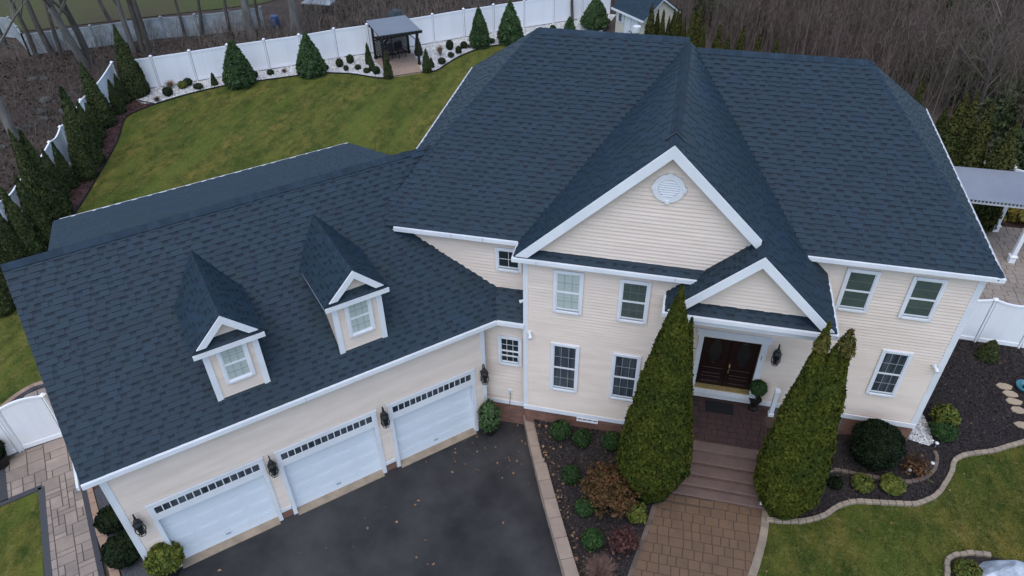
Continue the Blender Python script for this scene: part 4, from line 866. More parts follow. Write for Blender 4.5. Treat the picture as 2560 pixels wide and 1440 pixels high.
# side paver path
pl=[(p[0],p[1]) for p in D['pavL']]
A0=GU(UL+.55,1.4); 
side_poly=[(-14.9,-4.95),(-13.92,-5.70),(-13.23,-5.06),(-11.09,-7.40),(-9.9,-8.9),(-8.4,-7.9),(-9.72,-7.05),(-11.88,-4.90),(-13.6,-3.05),(-14.9,-4.1)]
drape('side_path',side_poly,.004,'joint_pale',zf=lambda x,y:0,grid=3); sp=bpy.data.objects['side_path']
ux=GDIR; uy=GOUT; O_=Vector((-15.5,-9.5,0))
occ=set(); cell=.155; nm=0
def uvp(i,j): return Vector((-11.5,-5.5,0))+GDIR*(i*cell)+GOUT*(j*cell)
SZ=[(3,2),(2,2),(2,3),(3,3),(2,1),(1,2),(4,3),(3,1)]
for j in range(-40,40):
    for i in range(-40,40):
        if (i,j) in occ: continue
        random.shuffle(SZ)
        for (a,b) in SZ+[(1,1)]:
            cs=[(i+p,j+q) for p in range(a) for q in range(b)]
            if any(c in occ for c in cs): continue
            corners=[uvp(i+.15,j+.15),uvp(i+a-.15,j+.15),uvp(i+a-.15,j+b-.15),uvp(i+.15,j+b-.15)]
            if not all(inpoly(c.x,c.y,side_poly) for c in corners): continue
            if nm>=300: continue
            c=uvp(i+a/2,j+b/2); paver(sp,c.x,c.y,a*cell-.012,b*cell-.012,.0,'paver_tan','s',h=.03,rot=PHI+math.pi); nm+=1
            occ.update(cs); break
edging('path_border',D['darkL'],.17,.035,'paver_dark',label='charcoal border between the side path and the small grass patch',cat='path border')
edging('path_border',D['darkL2'],.2,.035,'paver_dark',label='charcoal border at the left end of the side path by the dark pot',cat='path border')
edging('path_border',D['darkR'],.14,.035,'paver_dark',label='charcoal border stripe along the house side of the side path',cat='path border')
# tan band made of single pavers
t=empty('path_edge_band',(-10.6,-5.9,0),'single row of tan pavers between the charcoal stripe and the grey gravel beside the garage','path border'); worldroot(t)
P=[Vector(p) for p in D['tan']]
cur=P[0]-(P[1]-P[0]).normalized()*1.2
for q in P[0:]+[P[-1]+(P[-1]-P[-2]).normalized()*1.]:
    while (q-cur).length>.42:
        d=(q-cur).normalized(); s=Vector((-d.y,d.x,0)); m=MB(); m.box(cur-s*.11,d*.405,s*.23,UP*.032); part('paver',m,'paver_edge',t); cur=cur+d*.42
gp=[(p[0],p[1]) for p in D['tan']]
drape('side_gravel',[(gp[0][0]+.1,gp[0][1]+.1),(gp[1][0]+.1,gp[1][1]+.1),(gp[2][0]+.1,gp[2][1]+.1),(-8.3,-7.9),(-8.2,-7.0),(-10.2,-4.4),(-11.4,-4.4)],.008,'greygravel',zf=lambda x,y:0,grid=2)
# curved paver apron behind the left fence
arc=[(p[0],p[1]) for p in lerp_poly(D['arcL'],4)]
drape('rear_side_patio',arc+[(-15,-4.3),(-13.4,-3.1),(-13.2,-1.2)],.006,'joint_pale',zf=lambda x,y:0,grid=3); rp=bpy.data.objects['rear_side_patio']
rpoly=arc+[(-15,-4.3),(-13.4,-3.1),(-13.2,-1.2)]
for i in range(-14,14):
    for j in range(-14,14):
        c=Vector((-15,-2.6,0))+GDIR*((i+(j%2)*.5)*.42)+GOUT*(j*.3)
        if all(inpoly(c.x+dx,c.y+dy,rpoly) for dx in(-.22,.22) for dy in(-.22,.22)): paver(rp,c.x,c.y,.405,.288,.0,'paver_tan','r',h=.03,rot=PHI)
edging('path_border',arc,.17,.05,'paver_edge',label='tan curved outer border of the paved corner behind the left fence',cat='path border')
edging('path_border',[(a+.17,b-.05) for a,b in arc],.16,.045,'paver_dark',label='charcoal curved inner border of the paved corner behind the left fence',cat='path border')
# right-hand patio
pr=[(14.6,7.1),(20,6.9),(20,14.3),(15.3,14.7)]
pr=[(11.6,7.0),(20,6.9),(20,14.25),(11.6,14.6)]
drape('rear_patio',pr,.004,'joint_pale',grid=2); rpat=bpy.data.objects['rear_patio']; nm=0
for j in range(26):
    x=13.9+(j%2)*.15; y=7.2+j*.285
    while x<18.2:
        w=random.choice([.28,.42,.5]); 
        if nm<300: paver(rpat,x+w/2,y,w-.012,.272,hg(x,y)-.004,'paver_patio','q',h=.03); nm+=1
        x+=w
drape('rear_planting_bed',[(13,14.6),(20,14.25),(20,17.5),(13,18)],.012,'redmulch',grid=2)
drape('pergola_patio',[(p[0],p[1]) for p in D['pav_pg']],.03,'pergola_floor',grid=1)
edging('patio_border',[D['pav_pg'][0],D['pav_pg'][1]],.12,.05,'flag',label='pale stone border of the small pergola patio along the lawn',cat='patio border')
edging('patio_border',[D['pav_pg'][1],(-12.55,27.0),D['pav_pg'][2]],.12,.05,'flag',label='pale stone border on the right side of the small pergola patio',cat='patio border')
# stepping stones
for k,(p,lb) in enumerate(zip(D['stones'],['topmost flat tan stepping stone beside the teal bowl','flat tan stepping stone just below the topmost one','middle flat tan stepping stone of the short row','lower flat brownish stepping stone, second from the bottom','lowest flat tan stepping stone at the right edge'])):
    rr=random.Random(k); n=7; pts=[(p[0]+(.20+rr.random()*.07)*math.cos(2*math.pi*j/n+.3),p[1]+(.13+rr.random()*.05)*math.sin(2*math.pi*j/n+.3),p[2]) for j in range(n)]
    m=MB(); m.prism(pts,(0,0,.06)); tag(part('stepping_stone',m,'flag',bevel=.01),lb,'stepping stone','stepping stones in the side bed')
# ================================================================ FENCES
def vfence(name,pts,label,h=1.83,mat='vinyl',group='white vinyl privacy fences',zf=lambda x,y:0,boards=False,scallop=0.0,bw=.28):
    P=[Vector((p[0],p[1],zf(p[0],p[1]))) for p in pts]; t=empty(name,P[0],label,'fence',group)
    for q in P:
        l=q-P[0]
        m=MB(); m.box(l+Vector((-.032,-.032,0)),X_*.064,Y_*.064,UP*(h+.02)); part('post',m,mat,t)
        m=MB(); m.box(l+Vector((-.075,-.075,h+.02)),X_*.15,Y_*.15,UP*.035); m.add([l+Vector(v) for v in ((-.07,-.07,h+.055),(.07,-.07,h+.055),(.07,.07,h+.055),(-.07,.07,h+.055),(0,0,h+.12))],[(0,1,4),(1,2,4),(2,3,4),(3,0,4)]); part('post_cap',m,mat,t)
    for a,b in zip(P[:-1],P[1:]):
        a,b=a-P[0],b-P[0]; d=b-a; L=d.length; u=Vector((d.x,d.y,0)).normalized(); s=Vector((-u.y,u.x,0)); dz=b.z-a.z
        if scallop==0:
            m=MB(); m.box(a+u*.06-s*.03+UP*(h-.13),d-u*.12,s*.06,UP*.10); part('rail',m,mat,t)
        m=MB(); m.box(a+u*.06-s*.03+UP*.06,d-u*.12,s*.06,UP*.15); part('rail',m,mat,t)
        n=max(1,int(L/bw)); w=(L-.12)/n
        m=MB() if not boards else None
        for i in range(n):
            f0,f1=(i)/n,(i+1)/n
            tp=h-.12
            if scallop: tp=h-.02-scallop*math.sin(math.pi*(f0+f1)/2)
            mm=m or MB(); mm.box(a+u*(.06+i*w+.002)-s*.012+UP*.2,u*(w-.0015),s*.024,UP*(tp-.2))
            if boards: part('fence_board',mm,mat,t)
        if m: part('panel',m,mat,t)
        if scallop:
            m=MB(); K=10; pr_=[a+u*(.06+(L-.12)*k/K)+UP*(h-.03-scallop*math.sin(math.pi*k/K)) for k in range(K+1)]
            for k in range(K): m.box(pr_[k]-s*.035,pr_[k+1]-pr_[k],s*.07,UP*.06)
            part('rail',m,mat,t)
    return t
vfence('vinyl_fence',D['fence_back'],'long straight white vinyl fence behind the white gravel bed at the back of the lawn')
vfence('vinyl_fence',D['fence_left'],'white vinyl fence with scalloped tops behind the row of arborvitae on the left',scallop=.13)
vfence('vinyl_fence',D['fence_far'],"neighbour's weathered grey-white fence beyond the bare trees at top left",h=1.42,mat='oldvinyl')
vfence('vinyl_fence',D['fence_far2'],'short angled run of weathered white fence in the far top left corner',h=1.42,mat='oldvinyl')
vfence('vinyl_fence',D['fence_right'],'white vinyl fence between the dark side bed and the right-hand patio',h=1.83,zf=hg,scallop=.12)
vfence('vinyl_fence',D['fence_rr'],'white vinyl fence half hidden behind the dark evergreens and the pale-roofed pavilion',h=1.83,zf=hg)
vfence('vinyl_fence',[D['fence_lb'][2],D['fence_lb'][1]],'white vinyl gate panel with an arched top by the left end of the garage',h=1.80,scallop=-.10,bw=.3)
vfence('vinyl_fence',[(-14.80,-4.07),(-15.9,-5.2)],'short white vinyl fence return at the left edge beside the dark pot',h=1.80,bw=.3)
# ================================================================ FOLIAGE
def leafcloud(P,N,size,up=.0,seed=0,aspect=1.6,spread=.5):
    """quads at points P with normals about N"""
    r=np.random.RandomState(seed); n=len(P)
    Nn=N+r.normal(0,spread,(n,3)); Nn/=np.linalg.norm(Nn,axis=1)[:,None]
    T=r.normal(0,1,(n,3)); T[:,2]+=up; T-=Nn*(T*Nn).sum(1)[:,None]; T/=np.linalg.norm(T,axis=1)[:,None]+1e-9
    B=np.cross(Nn,T); s=size*(.6+.8*r.rand(n))[:,None]
    a=P-T*s*aspect*.5; b=P+B*s*.5+T*s*.1; c=P+T*s*aspect*.6; d=P-B*s*.5+T*s*.1
    V=np.stack([a,b,c,d],1).reshape(-1,3); F=np.arange(4*n).reshape(-1,4)
    return V,F
def crown_pts(H,R,prof,n,seed,lump=.18,k=60,flat=1.,leaders=None,thin=0.):
    r=np.random.RandomState(seed)
    zz=np.linspace(0,1,200); rad=np.array([prof(z) for z in zz]); wgt=rad+.05; cdf=np.cumsum(wgt); cdf/=cdf[-1]
    # clumps
    kt=np.interp(r.rand(k),cdf,zz); ka=r.rand(k)*2*math.pi; kr=np.interp(kt,zz,rad)
    t=np.interp(r.rand(n),cdf,zz); a=r.rand(n)*2*math.pi; pr=np.interp(t,zz,rad)
    bumpv=np.zeros(n)
    for i in range(k):
        da=(a-ka[i]+math.pi)%(2*math.pi)-math.pi
        dist2=(da*pr*R/(.28*R+.05))**2+((t-kt[i])*H/(.30*R+.08))**2
        bumpv=np.maximum(bumpv,np.exp(-dist2*1.2))
    rr=pr*R*(1-lump+lump*1.35*bumpv)*(1-.16*r.rand(n)**2) + r.normal(0,.012,n)
    P=np.stack([rr*np.cos(a),rr*np.sin(a),t*H],1)
    sl=-np.gradient(rad,zz)*R/H; s2=np.interp(t,zz,sl)
    N=np.stack([np.cos(a),np.sin(a),np.clip(s2,-.8,2)+.12],1); N/=np.linalg.norm(N,axis=1)[:,None]
    keep=r.rand(n)>thin*(1-bumpv)
    return P[keep],N[keep]
def p_cone(z): return max(0.02,min((1-z)**.85*1.04, .62+1.8*z) )*(1.0 if z>0 else 1)
def p_arb(z): return max(.02,min(1,(.50+2.9*z)) * (1-max(0,(z-.12)/.88)**1.45)**.95)
def p_hedge(z): return max(.02,min(1,.8+2*z)*(1-z**1.35)**.95)
def p_row(z): return max(.02,min(1,.75+2*z)*(1-z)**.72)
def p_globe(z): return max(.05,math.sqrt(max(0,1-(2*z-1)**2))) if z>.45 else max(.62,math.sqrt(max(0,1-(2*z-1)**2)))
def p_egg(z): return max(.04,math.sin(math.pi*min(1,z*.86+.16))**.75)
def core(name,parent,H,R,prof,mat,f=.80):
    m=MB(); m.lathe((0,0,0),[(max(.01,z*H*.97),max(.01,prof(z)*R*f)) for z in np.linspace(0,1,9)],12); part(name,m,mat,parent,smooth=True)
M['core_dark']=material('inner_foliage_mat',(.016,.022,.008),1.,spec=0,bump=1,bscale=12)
meshcache={}
def plant(name,loc,H,R,prof,n,leaf,mat,label,cat,group=None,seed=0,lump=.18,k=60,trunk=True,up=.6,extra=None,coref=.80,thin=0.,key=None,spread=.5,aspect=1.6):
    t=empty(name,loc,label,cat,group)
    if key and key in meshcache:
        me,H0,R0=meshcache[key]; o=link('foliage',me,t); o.scale=(R/R0,R/R0,H/H0); o.rotation_euler=(0,0,seed*1.7)
    else:
        P,N=crown_pts(H,R,prof,n,seed,lump,k,thin=thin)
        if extra is not None:
            for (dx,dy,hz,h2,r2,n2) in extra:
                P2,N2=crown_pts(h2,r2,p_arb,n2,seed+9,lump,80); P=np.concatenate([P,P2+np.array([dx,dy,hz])]); N=np.concatenate([N,N2])
        V,F=leafcloud(P,N,leaf,up,seed,aspect=aspect,spread=spread); me=mesh_np('foliage',V,F,mat); o=link('foliage',me,t)
        if key: meshcache[key]=(me,H,R)
    if trunk:
        m=MB(); m.tube([(0,0,-.05),(0,0,H*.5)],[max(.02,R*.08),max(.012,R*.05)],6); part('trunk',m,'bark',t)
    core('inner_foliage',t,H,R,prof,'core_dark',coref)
    return t
# the two big arborvitae by the steps
a,b=D['bigarb']
plant('arborvitae',(a[0],a[1],a[2]),a[3],.97,p_arb,46000,.062,['arb'],'tall pointed yellow-green arborvitae left of the front steps','arborvitae','tall arborvitae flanking the front steps',seed=11,lump=.11,k=260,up=1.8,coref=.86,extra=[(.34,.10,a[3]*.10,a[3]*.77,.50,13000)])
t=plant('arborvitae',(b[0]+.14,b[1]+.1,b[2]),b[3]*.92,.86,p_arb,38000,.062,['arb'],'tall yellow-green arborvitae with a second brownish tip right of the front steps','arborvitae','tall arborvitae flanking the front steps',seed=12,lump=.11,k=260,up=1.8,coref=.86,extra=[(-.30,0,b[3]*.10,b[3]*.92,.60,17000),(.24,.14,b[3]*.10,b[3]*.87,.66,17000)])
P,N=crown_pts(.75,.24,p_row,420,5); V,F=leafcloud(P+np.array([.24,.14,b[3]*.875]),N,.06,1.8,4); link('brown_tip',mesh_np('brown_tip',V,F,'arbtip'),t)
P,N=crown_pts(.6,.20,p_row,350,6); V,F=leafcloud(P+np.array([-.30,0,b[3]*.90]),N,.06,1.8,4); link('brown_tip',mesh_np('brown_tip',V,F,'arbtip'),t)
# hedge row
names=['largest arborvitae of the left row, in the fence corner at its far end','small arborvitae tucked directly behind the corner tree of the left row','small arborvitae, third from the fence corner in the left row','tall arborvitae, fourth from the fence corner, with its tip over the woods','short arborvitae, fifth from the fence corner in the left row','short arborvitae, sixth from the fence corner, in front of a scalloped panel','tall arborvitae, seventh from the fence corner in the left row','arborvitae close behind the seventh of the left row, slightly shorter','short slim arborvitae, the farther of a pair before a scalloped panel','short slim arborvitae, the nearer of a pair before a scalloped panel','tall broad arborvitae behind the corner of the rear shed roof, farther of two','tall broad arborvitae behind the corner of the rear shed roof, nearer of two','arborvitae just left of the corner of the garage roof','arborvitae overlapping the left edge near the garage roof corner','arborvitae cut by the left edge of the picture, upper one','arborvitae cut by the left edge beside the garage rake','lowest arborvitae at the left edge of the picture']
for i,(q,lb) in enumerate(zip(D['row'],names)):
    big=q[3]>3; q=[q[0]-.38,q[1]+.15,0.0,q[3],q[4]]; plant('arborvitae',q[:3],q[3],q[4]*1.08,p_hedge,9000 if i==0 else 5500,.075,'rowarb',lb,'arborvitae','arborvitae hedge row along the left fence',seed=20+i,key=None if i==0 else ('row%d'%(i%4)),lump=.14,k=60,up=1.3,coref=.88)
names=['large loose conifer by the back fence at the left, its tip above the fence','large loose conifer by the back fence left of the pergola','loose conifer with a thin tip right of the pergola','loose conifer at the right beside the main roof hip, before the fence','broad dense conifer in front of the fence next to the shed','very small conifer seedling just above the main roof ridge']
for i,(q,lb) in enumerate(zip(D['loose'],names)):
    plant('conifer',q[:3],q[3],q[4],(lambda z: max(.03,min(1,.72+1.6*z)*(1-z)**.72*(1.0 if z<.6 else 1-.5*(z-.6)))) if i!=4 else p_arb,8000 if i<5 else 900,.085,'conifer',lb,'conifer','conifers along the back fence',seed=50+i,lump=.46,k=150,up=.3,coref=.48,thin=.42,spread=.9,aspect=2.2)
names=['slim cone arborvitae left of the black pergola, behind its smaller twin','shorter slim cone left of the pergola patio, in front','slim cone arborvitae standing at the front left corner of the pergola patio','cone arborvitae at the front right corner of the pergola patio','small cone shrub touching the right of the pergola corner cone','dark slim cone behind the right front pergola post','small dark cone in the gravel left of the first large conifer']
for i,(q,lb) in enumerate(zip(D['narrow'],names)):
    plant('cone_shrub',q[:3],q[3],q[4],p_row,1500,.055,'rowarb',lb,'shrub','small cone shrubs in the white gravel bed',seed=60+i,k=30,up=1.2)
gn=['round green shrub nearest the hedge corner in the gravel bed','yellowish round shrub beside the tan grass clump','round shrub just behind the yellowish one','small low shrub between the yellowish pair and the dark cone','small round shrub touching the right side of the first large conifer','tiny round shrub midway between the two large conifers','dark egg shrub, left one of the pair left of the pergola','dark egg shrub, right one of the pair left of the pergola','tiny shrub right beside the second large conifer','tiny shrub below the left egg shrub','small shrub in front of the right egg shrub','small shrub between the egg shrubs and the slim cones','round shrub left of the front left patio cone','round shrub right of the pergola patio near the lawn edge','small round shrub second in the line right of the pergola patio','two-tiered dark shrub right of the pergola, tallest of its cluster','egg shrub right of the two-tiered shrub','dark egg shrub beside the thin-tipped conifer','small shrub at the right foot of the thin-tipped conifer','tiny dark shrub peeping above the main roof ridge']
for i,(q,lb) in enumerate(zip(D['globes'],gn)):
    H=max(q[4]*.85,.3); mt='yellowleaf' if i==1 else 'globe'
    plant('round_shrub',q[:3],H,q[3]*1.02,p_globe,900,.05,mt,lb,'shrub','small round shrubs in the white gravel bed',seed=80+i,k=24,key=None if i==1 else ('gl%d'%(i%3)),trunk=False,up=.2,lump=.12)
def drygrass(loc,R,H,mat,label,n=260,name='dry_grass',cat='ornamental grass',group=None,seed=0,w=.012,droop=.6):
    r=np.random.RandomState(seed); a=r.rand(n)*2*math.pi; lean=r.rand(n)**.7; h=H*(.6+.5*r.rand(n)); V=[];F=[]
    for i in range(n):
        dx,dy=math.cos(a[i]),math.sin(a[i]); b0=np.array([dx*.05*R,dy*.05*R,0]); m_=np.array([dx*R*lean[i]*.45,dy*R*lean[i]*.45,h[i]*.6]); e=np.array([dx*R*lean[i],dy*R*lean[i],h[i]*(1-.35*lean[i]*droop)])
        s=np.array([-dy,dx,0])*w; k=len(V); V+= [b0-s,b0+s,m_+s*.7,m_-s*.7,e]; F+=[(k,k+1,k+2,k+3),(k+3,k+2,k+4,k+4)]
    t=empty(name,loc,label,cat,group); me=bpy.data.meshes.new('blades'); me.from_pydata([tuple(v) for v in V],[],[f if f[2]!=f[3] else f[:3] for f in F]); me.materials.append(M[mat]); me.update(); link('blades',me,t); return t
for i,(q,lb) in enumerate(zip(D['drygrass'],['tan dry grass clump by the hedge corner end of the gravel bed','small pinkish bare shrub at the lawn edge near the hedge corner','tall pale dry grass tuft right of the pergola','tiny dark dry plant in the gravel left of the second conifer','small pinkish dry tuft left of the thin-tipped conifer'])):
    drygrass(q[:3],q[3]*1.3,q[4]*.9,'drygrass' if i in(0,2) else 'tantwig',lb,group='dry grasses in the white gravel bed',seed=i)
bn=['%s slim arborvitae'%s for s in ['tallest, leftmost','second','third','fourth, shorter','fifth','sixth','seventh','eighth, short and dark','ninth, broad','tenth, tall and pointed','eleventh, thin','twelfth','thirteenth, low','fourteenth','fifteenth','last, rightmost']]
for i,q in enumerate(D['backarb']):
    lb=(bn[i]+' of the row behind the ridge, counting from the shed') if i<16 else ['small arborvitae tip just above the right hip of the roof','tall dark arborvitae left of the first fence piece at the right','tall dark arborvitae just behind the first of the right group','tall dark arborvitae between the two fence pieces at the right','dark arborvitae at the right edge above the pale pavilion roof','arborvitae half hidden by the right eave of the main roof'][i-16]
    plant('arborvitae',q[:3],q[3]+.35,q[4]*(2.1 if i<16 else 2.0),p_hedge,4000 if i<16 else 5000,.07,'olivearb',lb,'arborvitae','slim arborvitae behind the house',seed=120+i,key='ba%d'%(i%3) if i<16 else None,k=40,up=1.3,coref=.85)
fn=[('round boxwood nearest the retaining wall under the lower left window','box'),('smaller round boxwood second from the retaining wall','box'),('round boxwood in the shade beside the left tall arborvitae','box'),('egg-shaped boxwood by the wall left of the big russet bush','box'),('low dark spreading shrub under the left tall arborvitae','darkbox'),('round boxwood at the lower left of the big russet bush','box'),('small yellow-green shrub below the russet bush by the walk','yellowleaf'),('large egg boxwood in the lower part of the front bed','box'),('huge dark round evergreen at the right front corner of the house','darkbox'),('very small dark shrub beside the inner stone edging','darkbox'),('small green shrub in the middle of the right bed','yellowleaf'),('bright yellow-green shrub on the inner stone edging','yellowleaf'),('gold-tipped shrub by the right house corner, rear one','yellowleaf'),('dark green shrub by the right house corner, front one','box'),('small dark conical shrub in front of the right white fence','rowarb'),('yellow-green shrub beside the white boulder','yellowleaf')]
for i,(q,(lb,mt)) in enumerate(zip(D['front_sh'],fn)):
    big=i==8; H=q[4]*.92 if not big else 1.35
    prof=p_row if i==14 else (p_egg if i in(3,7) else p_globe)
    plant('round_shrub' if prof is p_globe else 'cone_shrub',q[:3],H,q[3]*(.9 if big else 1.0),prof,9000 if big else (2600 if mt!='yellowleaf' else 1100),.05 if not mt=='yellowleaf' else .065,mt,lb,'shrub','shrubs in the front beds',seed=160+i,k=40,trunk=False,up=.1,lump=.13 if mt!='yellowleaf' else .35,spread=.7)
# pots
def potted(loc,H,R,mat,label,prof,n,leaf,pr=.2,ph=.3,lump=.3,aspect=1.8):
    t=empty('potted_shrub',loc,label,'potted shrub'); 
    m=MB(); m.lathe((0,0,0),[(0,pr*.75),(ph*.9,pr),(ph,pr*1.08),(ph,pr*.9),(ph*.85,pr*.85)],14); part('pot',m,'pot',t)
    P,N=crown_pts(H,R,prof,n,3,lump,40,thin=.3); V,F=leafcloud(P+np.array([0,0,ph]),N,leaf,.8,3,aspect=aspect,spread=.8); link('foliage',mesh_np('foliage',V,F,mat),t)
    m=MB(); m.tube([(0,0,ph*.8),(0,0,ph+H*.6)],[.02,.012],6); part('stem',m,'bark',t)
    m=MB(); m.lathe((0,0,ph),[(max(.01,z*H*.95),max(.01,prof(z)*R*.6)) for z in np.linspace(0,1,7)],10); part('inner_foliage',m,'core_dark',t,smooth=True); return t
potted(D['pot'],1.25,.31,'conifer','leafy green potted shrub on the driveway corner beside the rightmost garage door',p_egg,1500,.06,.2,.22)
q=D['potbl']; potted((q[0]+.1,q[1]+.1,0),1.0,.42,'yellowleaf','yellow-green potted shrub at the left front corner of the garage',p_egg,2000,.08,.25,.3)
q=D['potl']; potted((q[0]-.05,q[1],0),.55,.32,'darkbox','dark potted shrub at the left edge in front of the white fence',p_globe,1200,.06,.28,.45)
for i,q in enumerate(D['sidesh']):
    plant('round_shrub',(q[0]+.1,q[1]+.1,0),.75 if i else .62,.48 if i else .42,p_globe,2600,.06,'darkbox',['dark round shrub in grey gravel by the garage corner, farther one','dark round shrub in grey gravel by the garage corner, nearer one'][i],'shrub','dark shrubs beside the garage end',seed=190+i,trunk=False,k=40,lump=.25)
t=empty('topiary',(6.62,1.33,1.15),'round ball topiary in a dark urn beside the front door','topiary')
m=MB(); m.lathe((0,0,0),[(0,.14),(.05,.14),(.08,.07),(.16,.10),(.34,.17),(.38,.19),(.36,.15)],14); part('urn',m,'pot',t)
m=MB(); m.tube([(0,0,.3),(0,0,.8)],[.018,.015],6); part('stem',m,'bark',t)
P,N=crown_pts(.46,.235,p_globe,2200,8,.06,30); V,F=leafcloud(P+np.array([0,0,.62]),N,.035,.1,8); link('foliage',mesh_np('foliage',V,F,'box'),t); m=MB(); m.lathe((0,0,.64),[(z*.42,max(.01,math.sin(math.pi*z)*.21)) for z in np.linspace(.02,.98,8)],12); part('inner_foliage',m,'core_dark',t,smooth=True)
# bare and russet shrubs of the front bed
def twigbush(loc,R,H,mat,label,n=240,leaves=0,leafmat=None,seed=0,cat='shrub',name='bare_shrub',group=None,r0=.006):
    rr=random.Random(seed); m=MB(); tips=[]
    for i in range(n):
        a=rr.random()*2*math.pi; l=rr.random()**.6; h=H*(.55+.5*rr.random())*(1-.25*l); 
        p0=Vector((math.cos(a),math.sin(a),0))*.08*R; p2=Vector((math.cos(a+.2)*R*l,math.sin(a+.2)*R*l,h)); p1=(p0+p2)*.5+Vector((0,0,h*.18))
        m.tube([p0,p1,p2],[r0,r0*.8,r0*.35],3,cap=False); tips+=[p1,p2]
        for k in range(2):
            q=p1.lerp(p2,rr.random()); e=q+Vector((rr.uniform(-1,1),rr.uniform(-1,1),rr.uniform(.1,1)))*.22*R; m.tube([q,e],[r0*.5,r0*.2],3,cap=False); tips.append(e)
    t=empty(name,loc,label,cat,group); part('branches',m,mat,t)
    if leaves:
        r=np.random.RandomState(seed); T=np.array([tuple(v) for v in tips]); P=T[r.randint(0,len(T),leaves)]+r.normal(0,.07*R,(leaves,3)); P[:,2]=np.clip(P[:,2],.03,None); N=P/np.linalg.norm(P,axis=1)[:,None]+np.array([0,0,.5]); V,F=leafcloud(P,N,.055,.2,seed,spread=.8); link('leaves',mesh_np('leaves',V,F,leafmat),t)
    return t
q=D['bare_sh']
twigbush(q[0][:3],q[0][3],1.05,'redtwig','large russet-brown leafy bush in the middle of the front bed',200,6500,'brownleaf',1,group='bushes losing their leaves in the front bed')
twigbush(q[1][:3],q[1][3],.62,'redtwig','dark red barberry bush low in the front bed beside the walk',420,500,'redtwig',2,group='bushes losing their leaves in the front bed')
twigbush(q[2][:3],q[2][3],.55,'tantwig','bare pinkish-tan twiggy bush at the bottom of the front bed',420,0,None,3,group='bushes losing their leaves in the front bed')
twigbush(q[3][:3],q[3][3],.5,'redtwig','small bare reddish bush inside the curved edging at the right house corner',260,300,'brownleaf',4,group='bushes losing their leaves in the front bed')
for i,q in enumerate(D['yel']):
    plant('round_shrub',q[:3],.55,.50,p_globe,1300,.09,'goldleaf',['golden shrub behind the pavilion post, leftmost','golden-green shrub second from the left behind the pavilion post','golden shrub just right of the pavilion post','golden shrub at the right edge behind the patio'][i],'shrub','golden shrubs behind the patio',seed=200+i,trunk=False,lump=.4,k=20,spread=.9)
# ================================================================ PERGOLA, SHED, PAVILION
R4=[Vector(p) for p in D['pg_roof']]; PP=[Vector(p) for p in D['pg_posts']]
pg=empty('pergola',PP[0],'black wooden pergola with grey panel roof and lattice back by the back fence','pergola'); o=PP[0]
m=MB(); m.prism([p-o for p in R4],(0,0,.035)); part('roof_panel',m,'metalroof',pg)
cen=sum(PP,Vector())/4
for i,p in enumerate(PP):
    m=MB(); zt_=2.12 if i<2 else 2.0; q=p-o; m.abox(q.x-.06,q.x+.06,q.y-.06,q.y+.06,0,zt_); m.abox(q.x-.085,q.x+.085,q.y-.085,q.y+.085,0,.18); part('post',m,'blackwood',pg)
def beam(a,b,w,h,name='beam',ext=.2,parent=pg,mat='blackwood'):
    a,b=Vector(a)-o,Vector(b)-o; d=(b-a).normalized(); s=d.cross(UP).normalized(); a=a-d*ext; b=b+d*ext
    m=MB(); m.box(a-s*w/2,b-a,s*w,UP*h); return part(name,m,mat,parent)
def zz(p,z): return Vector((p.x,p.y,z))
beam(zz(PP[3],1.93),zz(PP[2],1.93),.07,.16,ext=.35); beam(zz(PP[0],2.02),zz(PP[1],2.02),.07,.14,ext=.2); beam(zz(PP[0],2.0),zz(PP[3],1.9),.06,.14,ext=.28); beam(zz(PP[1],2.0),zz(PP[2],1.9),.06,.14,ext=.28)
for k in range(11):
    f=k/10; a=zz(PP[3].lerp(PP[2],f),2.085); b=zz(PP[0].lerp(PP[1],f),2.16); beam(b,a,.045,.05,'rafter',ext=.38)
# arched braces
for a,b in ((PP[3],PP[2]),(PP[2],PP[3])):
    d=(b-a); d.z=0; d.normalize(); beam(zz(a,1.45),zz(a+d*.42,1.88),.06,.07,'brace',ext=0)
# lattice
lat=PP[1]-PP[0]; lat.z=0; L=lat.length; d=lat.normalized(); H0,H1=.12,1.35
for k in range(3):
    m=MB(); q=d*(L*k/2); m.box(q-d*.04+Vector((0,0,0)),d*.08,d.cross(UP)*.06,UP*(1.42 if k==1 else 1.4)); part('lattice_stile',m,'blackwood',pg)
for z in (.08,1.34): m=MB(); m.box(UP*z,d*L,d.cross(UP)*.05,UP*.07); part('lattice_rail',m,'blackwood',pg)
nsl=int(L/.13)
sdp=d.cross(UP)
for sg in (1,-1):
    k=-12
    while k<nsl+12:
        x0=k*.19; a=Vector((x0,H0)); b=Vector((x0+sg*(H1-H0),H1))
        # clip to [0,L]
        t0,t1=0.,1.; dx=b.x-a.x
        for lim,s_ in ((0,1),(L,-1)):
            f=(lim-a.x)/dx
            if (a.x-lim)*s_<0: t0=max(t0,f)
            if (b.x-lim)*s_<0: t1=min(t1,f)
        if t1-t0>.05:
            p0=a.lerp(b,t0); p1=a.lerp(b,t1); m=MB(); A=d*p0.x+UP*p0.y; B=d*p1.x+UP*p1.y; v=B-A; nrm=v.cross(sdp).normalized()
            m.box(A-nrm*.036+sdp*(.01 if sg>0 else .022),v,nrm*.072,sdp*.01); part('lattice_slat',m,'blackwood',pg)
        k+=1
